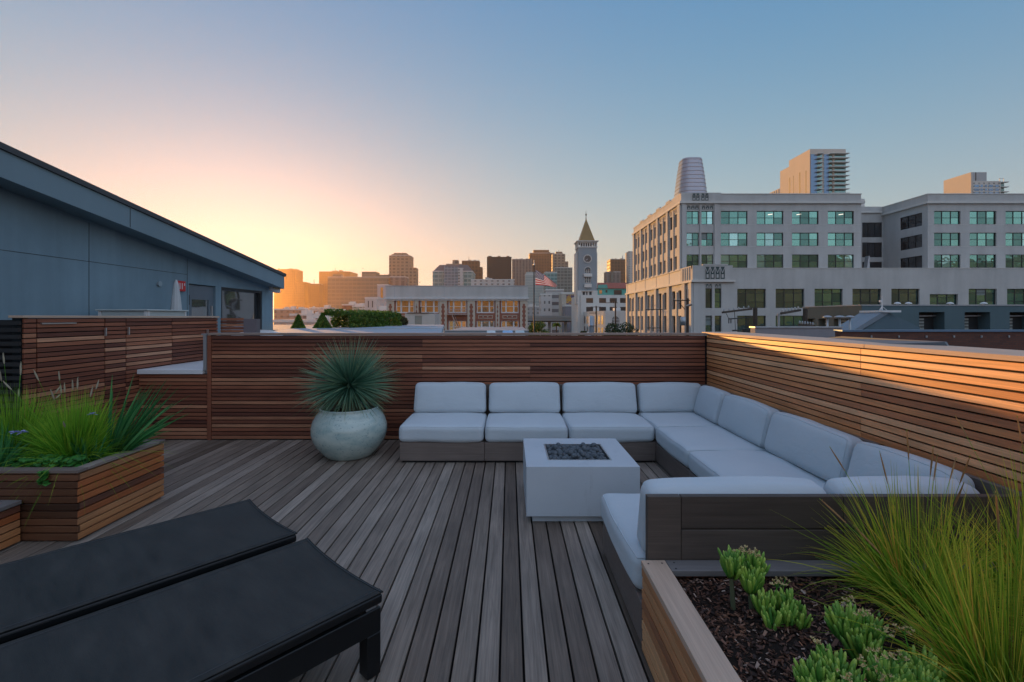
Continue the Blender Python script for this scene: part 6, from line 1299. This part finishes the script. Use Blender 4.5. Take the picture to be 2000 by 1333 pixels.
low = [(535,575,606,380,'hazy orange-brown flat roof at the far left of the low city'),(575,604,607,420,'low brown block under the bright sun gap'),(604,640,603,440,'low pale block right of the sun gap'),(566,640,617,250,'long pinkish hazy warehouse left of the hedge'),
 (640,700,612,260,'long pinkish hazy warehouse above the middle of the hedge'),(668,690,597,400,'small dark red block under the glass office block'),(688,708,600,390,'narrow block beside the pale green strip above the hedge'),(702,738,605,330,'low violet-grey block above the hedge'),(733,760,608,300,'white stepped rooftops touching the brick building'),
 (1030,1060,600,500,'low grey block behind the flagpole foot'),(535,640,630,190,'nearest long low roof in the orange haze'),(600,757,622,200,'pink-brown low roof running behind the hedge')]
for i, (a, b, p, Y, lb_) in enumerate(low):
    colr = [(.30,.22,.18),(.22,.16,.13),(.45,.42,.38),(.33,.25,.22),(.32,.24,.22),(.20,.09,.07),(.30,.34,.28),(.30,.28,.30),(.50,.47,.45),(.35,.35,.34),(.38,.33,.30),(.28,.2,.17)][i]
    rg = random.Random(i); T = tw(lb_, a, b, p, Y, grid('low_block_%d' % i, colr, tuple(c*.4 for c in colr), 5, 4, .6, .55), name='low_building', cat='building')
    for k in range(3): x = PX(rg.uniform(a+2, b-6),Y); s = rg.uniform(1.5,4); T.part('rooftop_box', MB().box(x,x+s,Y+3+k*.5,Y+3+s,PZ(p,Y)+1.11,PZ(p,Y)+1.11+s*.6), M['white_stucco2'])
T = tw('small white cubic tower with two dark slots above the hedge', 713, 736, 584, 310, M['white_stucco'], name='low_building', cat='building', extra=lambda T, Y: [T.part('window_slot', MB().box(PX(p,Y),PX(p+2,Y),Y-.1,Y-.02,PZ(601,Y),PZ(588,Y)), M['frame']) for p in (718.5,726.5)])
# tapered glass tower
Y = 950; xc = PX(1359.5,Y); T = Thing('tapered_tower', 'rounded tapering pale glass tower rising behind the white block', 'skyscraper', (xc, Y+20, G)); mb = MB(); k_ = Y/F0
def trad(py): 
    t = (620-py)/318; return (31.5-11*max(0,(t-.62)/.38)**1.7-1.5*t)*k_
def rsq(r, n=40):
    o = []
    for i in range(n):
        a = 2*pi*i/n; c, s = cos(a), sin(a); q = (abs(c)**4+abs(s)**4)**-.25; o.append((xc+r*c*min(q,1.13), Y+30+r*s*min(q,1.13)))
    return o
zs = []; py = 620
while py > 303: zs.append(py); py -= 2.0
rings = [(rsq(trad(p)), PZ(p,Y)) for p in zs]; n = 40
for pl_, z in rings: mb.v += [(x, y, z) for x, y in pl_]
for j in range(len(rings)-1):
    for i in range(n): i2 = (i+1)%n; mb.face((j*n+i,j*n+i2,(j+1)*n+i2,(j+1)*n+i))
mb.face([(len(rings)-1)*n+i for i in range(n)]); T.part('glass_shell', mb, glass('tapered_glass', (.34,.40,.48), (.10,.12,.15), .35, .3), smooth=True)
fb = MB()
for j in range(0, len(rings), 4):
    pl_ = rsq(trad(zs[j])+.5); z = PZ(zs[j],Y); b = len(fb.v); fb.v += [(x,y,z) for x, y in pl_]+[(x,y,z+.7) for x, y in pl_]
    for i in range(n): i2 = (i+1)%n; fb.face((b+i,b+i2,b+n+i2,b+n+i))
    fb.face([b+n-1-i for i in range(n)]); fb.face([b+n+i for i in range(n)])
T.part('sunshade_ring', fb, stucco('sunshade_grey', (.17,.19,.22), .1))
# residential tower
Y = 420; T = Thing('residential_tower', 'tall tower with a peach concrete side and blue balcony front', 'skyscraper', (PX(1600,Y), Y+20, G)); X = lambda p: PX(p, Y); Z = lambda p: PZ(p, Y); xm, x1 = X(1582), X(1652); bc = stucco('tower_concrete', (.52,.46,.40), .08, .05)
yl = xm*F0/(1541-995); yl2 = xm*F0/(1523-995)
T.part('main_block', MB().box(xm,x1,Y,yl,G,Z(291.5)), bc); T.part('rear_block', MB().box(xm+.3,x1-.3,yl+.01,yl2,G,Z(291.5)-5.5-((yl-Y)*.0)), bc)
gb = MB(); gb.box(X(1583),X(1595),Y-.4,Y-.01,G,Z(302)).box(X(1609),X(1618),Y-.4,Y-.01,G,Z(302)); T.part('glazing', gb, M['blueglass']); gb = MB(); gb.box(X(1595.5),X(1605),Y-.25,Y-.01,G,Z(302)).box(X(1619),X(1651),Y-.25,Y-.01,G,Z(302)); T.part('balcony_glazing', gb, M['teald'])
for k in range(13):
    z = Z(302)-k*8.6*Y/F0; T.part('balcony', MB().box(X(1594),X(1604.5),Y-3.6,Y-.41,z-.3,z+.25), M['white_stucco2']); T.part('balcony', MB().box(X(1618),X(1654),Y-3.8,Y-.41,z-.3,z+.25), M['white_stucco2'])
mb = MB()
for y0, wv in ((Y+5,1.2),(Y+14,1.6),(Y+24,.8),(yl-2,1.5)): mb.box(xm-.05,xm-.005,y0,y0+wv,G,Z(291.5)-(16 if y0 < Y+6 else 14)*.6-8)
T.part('side_window_slot', mb, M['frame']); mb = MB(); mb.box(X(1625),X(1629),Y-.6,Y-.42,G,Z(302)); T.part('pier', mb, bc); T.part('parapet_line', MB().box(xm-.4,x1+.4,Y-.4,Y-.02,Z(302)-.1,Z(302)+.4), bc)
T = Thing('residential_tower', 'lower peach ribbed block left of the balcony tower', 'skyscraper', (X(1545), 560, G)); Yq = 640; xq = PX(1523,Yq); yq2 = xq*F0/(1497-995)
T.part('main_block', MB().box(xq,xq+30,Yq,yq2,G,PZ(368,Yq)), bc); mb = MB()
for k in range(6): y = Yq+2+k*(yq2-Yq)/6; mb.box(xq-.8,xq-.01,y,y+1.5,G,PZ(368,Yq)-1)
T.part('rib', mb, bc)
Y = 520; T = Thing('residential_tower', 'peach and grey tower with balconies at the far right edge', 'skyscraper', (PX(1900,Y), Y+30, G)); X = lambda p: PX(p, Y); Z = lambda p: PZ(p, Y); xm = X(1897); yl = xm*F0/(1843-995)
T.part('main_block', MB().box(X(1900),X(1955),Y,Y+32,G,Z(354)), wh); T.part('side_block', MB().box(xm,X(1900)-.01,Y+.3,yl,G,Z(336.5)), bc); T.part('core_block', MB().box(X(1900),X(1928),Y+.5,Y+20,Z(354)+.01,Z(336.5)), stucco('grey_core', (.36,.37,.38), .1, .05)); T.part('core_slot', MB().box(X(1905.5),X(1907.5),Y+.3,Y+.49,Z(353),Z(337)), M['frame'])
T.part('balcony_bay', MB().box(X(1955)+.01,X(1965),Y+2,Y+12,G,Z(357)), M['teald'])
for k in range(7): z = Z(356)-k*9.5*Y/F0; T.part('balcony', MB().box(X(1955)+.5,X(1968.5),Y-1.5,Y+1.99,z-.5,z+.3), M['white_stucco2'])
wn = MB()
for k in range(6):
    z = Z(366)-k*7.2*Y/F0
    for a, b in ((1903,1912),(1915,1919.5),(1924,1928),(1931,1939),(1944,1950.5)): wn.box(X(a),X(b),Y-.1,Y-.01,z,z+4.6*Y/F0)
T.part('window_glazing', wn, M['blueglass']); T.part('roof_railing', MB().box(X(1957.6),X(1958.2),Y+3,Y+3.4,Z(357),Z(347)).box(X(1966),X(1966.6),Y+3,Y+3.4,Z(357),Z(347)).box(X(1957.6),X(1966.6),Y+3,Y+3.3,Z(348),Z(347.3)), M['galv'])
# ================================================================== BIRDS
for i, (px, py) in enumerate(((709,525),(820,552))):
    Yb = 180; c = Vector((PX(px,Yb), Yb, PZ(py,Yb))); T = Thing('bird', ('tiny dark bird flying above the wide glass office block','tiny dark bird flying low over the brick building parapet')[i], 'bird', c); s = .42
    mb = MB(); mb.tube([c+Vector((-.25,0,-.02)), c+Vector((-.1,0,0)), c+Vector((.12,0,.02)), c+Vector((.25,0,.03))], [.02,.07,.06,.02], 8); T.part('body', mb, M['frame'])
    for sg in (-1, 1): T.part('wing', MB().add([c+Vector((.08,sg*.03,.02)), c+Vector((-.1,sg*.03,.02)), c+Vector((-.12*sg-.05,sg*.35,.2)), c+Vector((-.35*sg,sg*.55,.14))], [(0,1,2),(0,2,3)]), M['frame'])
# ================================================================== HAZE
HAZE_D = .00012
def haze():
    m = bpy.data.materials.new('haze_air'); m.use_nodes = True; t = m.node_tree; t.nodes.remove(t.nodes['Principled BSDF']); v = t.nodes.new('ShaderNodeVolumePrincipled')
    v.inputs['Color'].default_value = (.90, .58, .30, 1); v.inputs['Density'].default_value = HAZE_D; v.inputs['Anisotropy'].default_value = .66; t.links.new(v.outputs[0], t.nodes['Material Output'].inputs['Volume'])
    o = MB().box(-3200,3200,-3200,3200,G-1,345).build('haze', m); tag(o, kind='stuff')
haze()
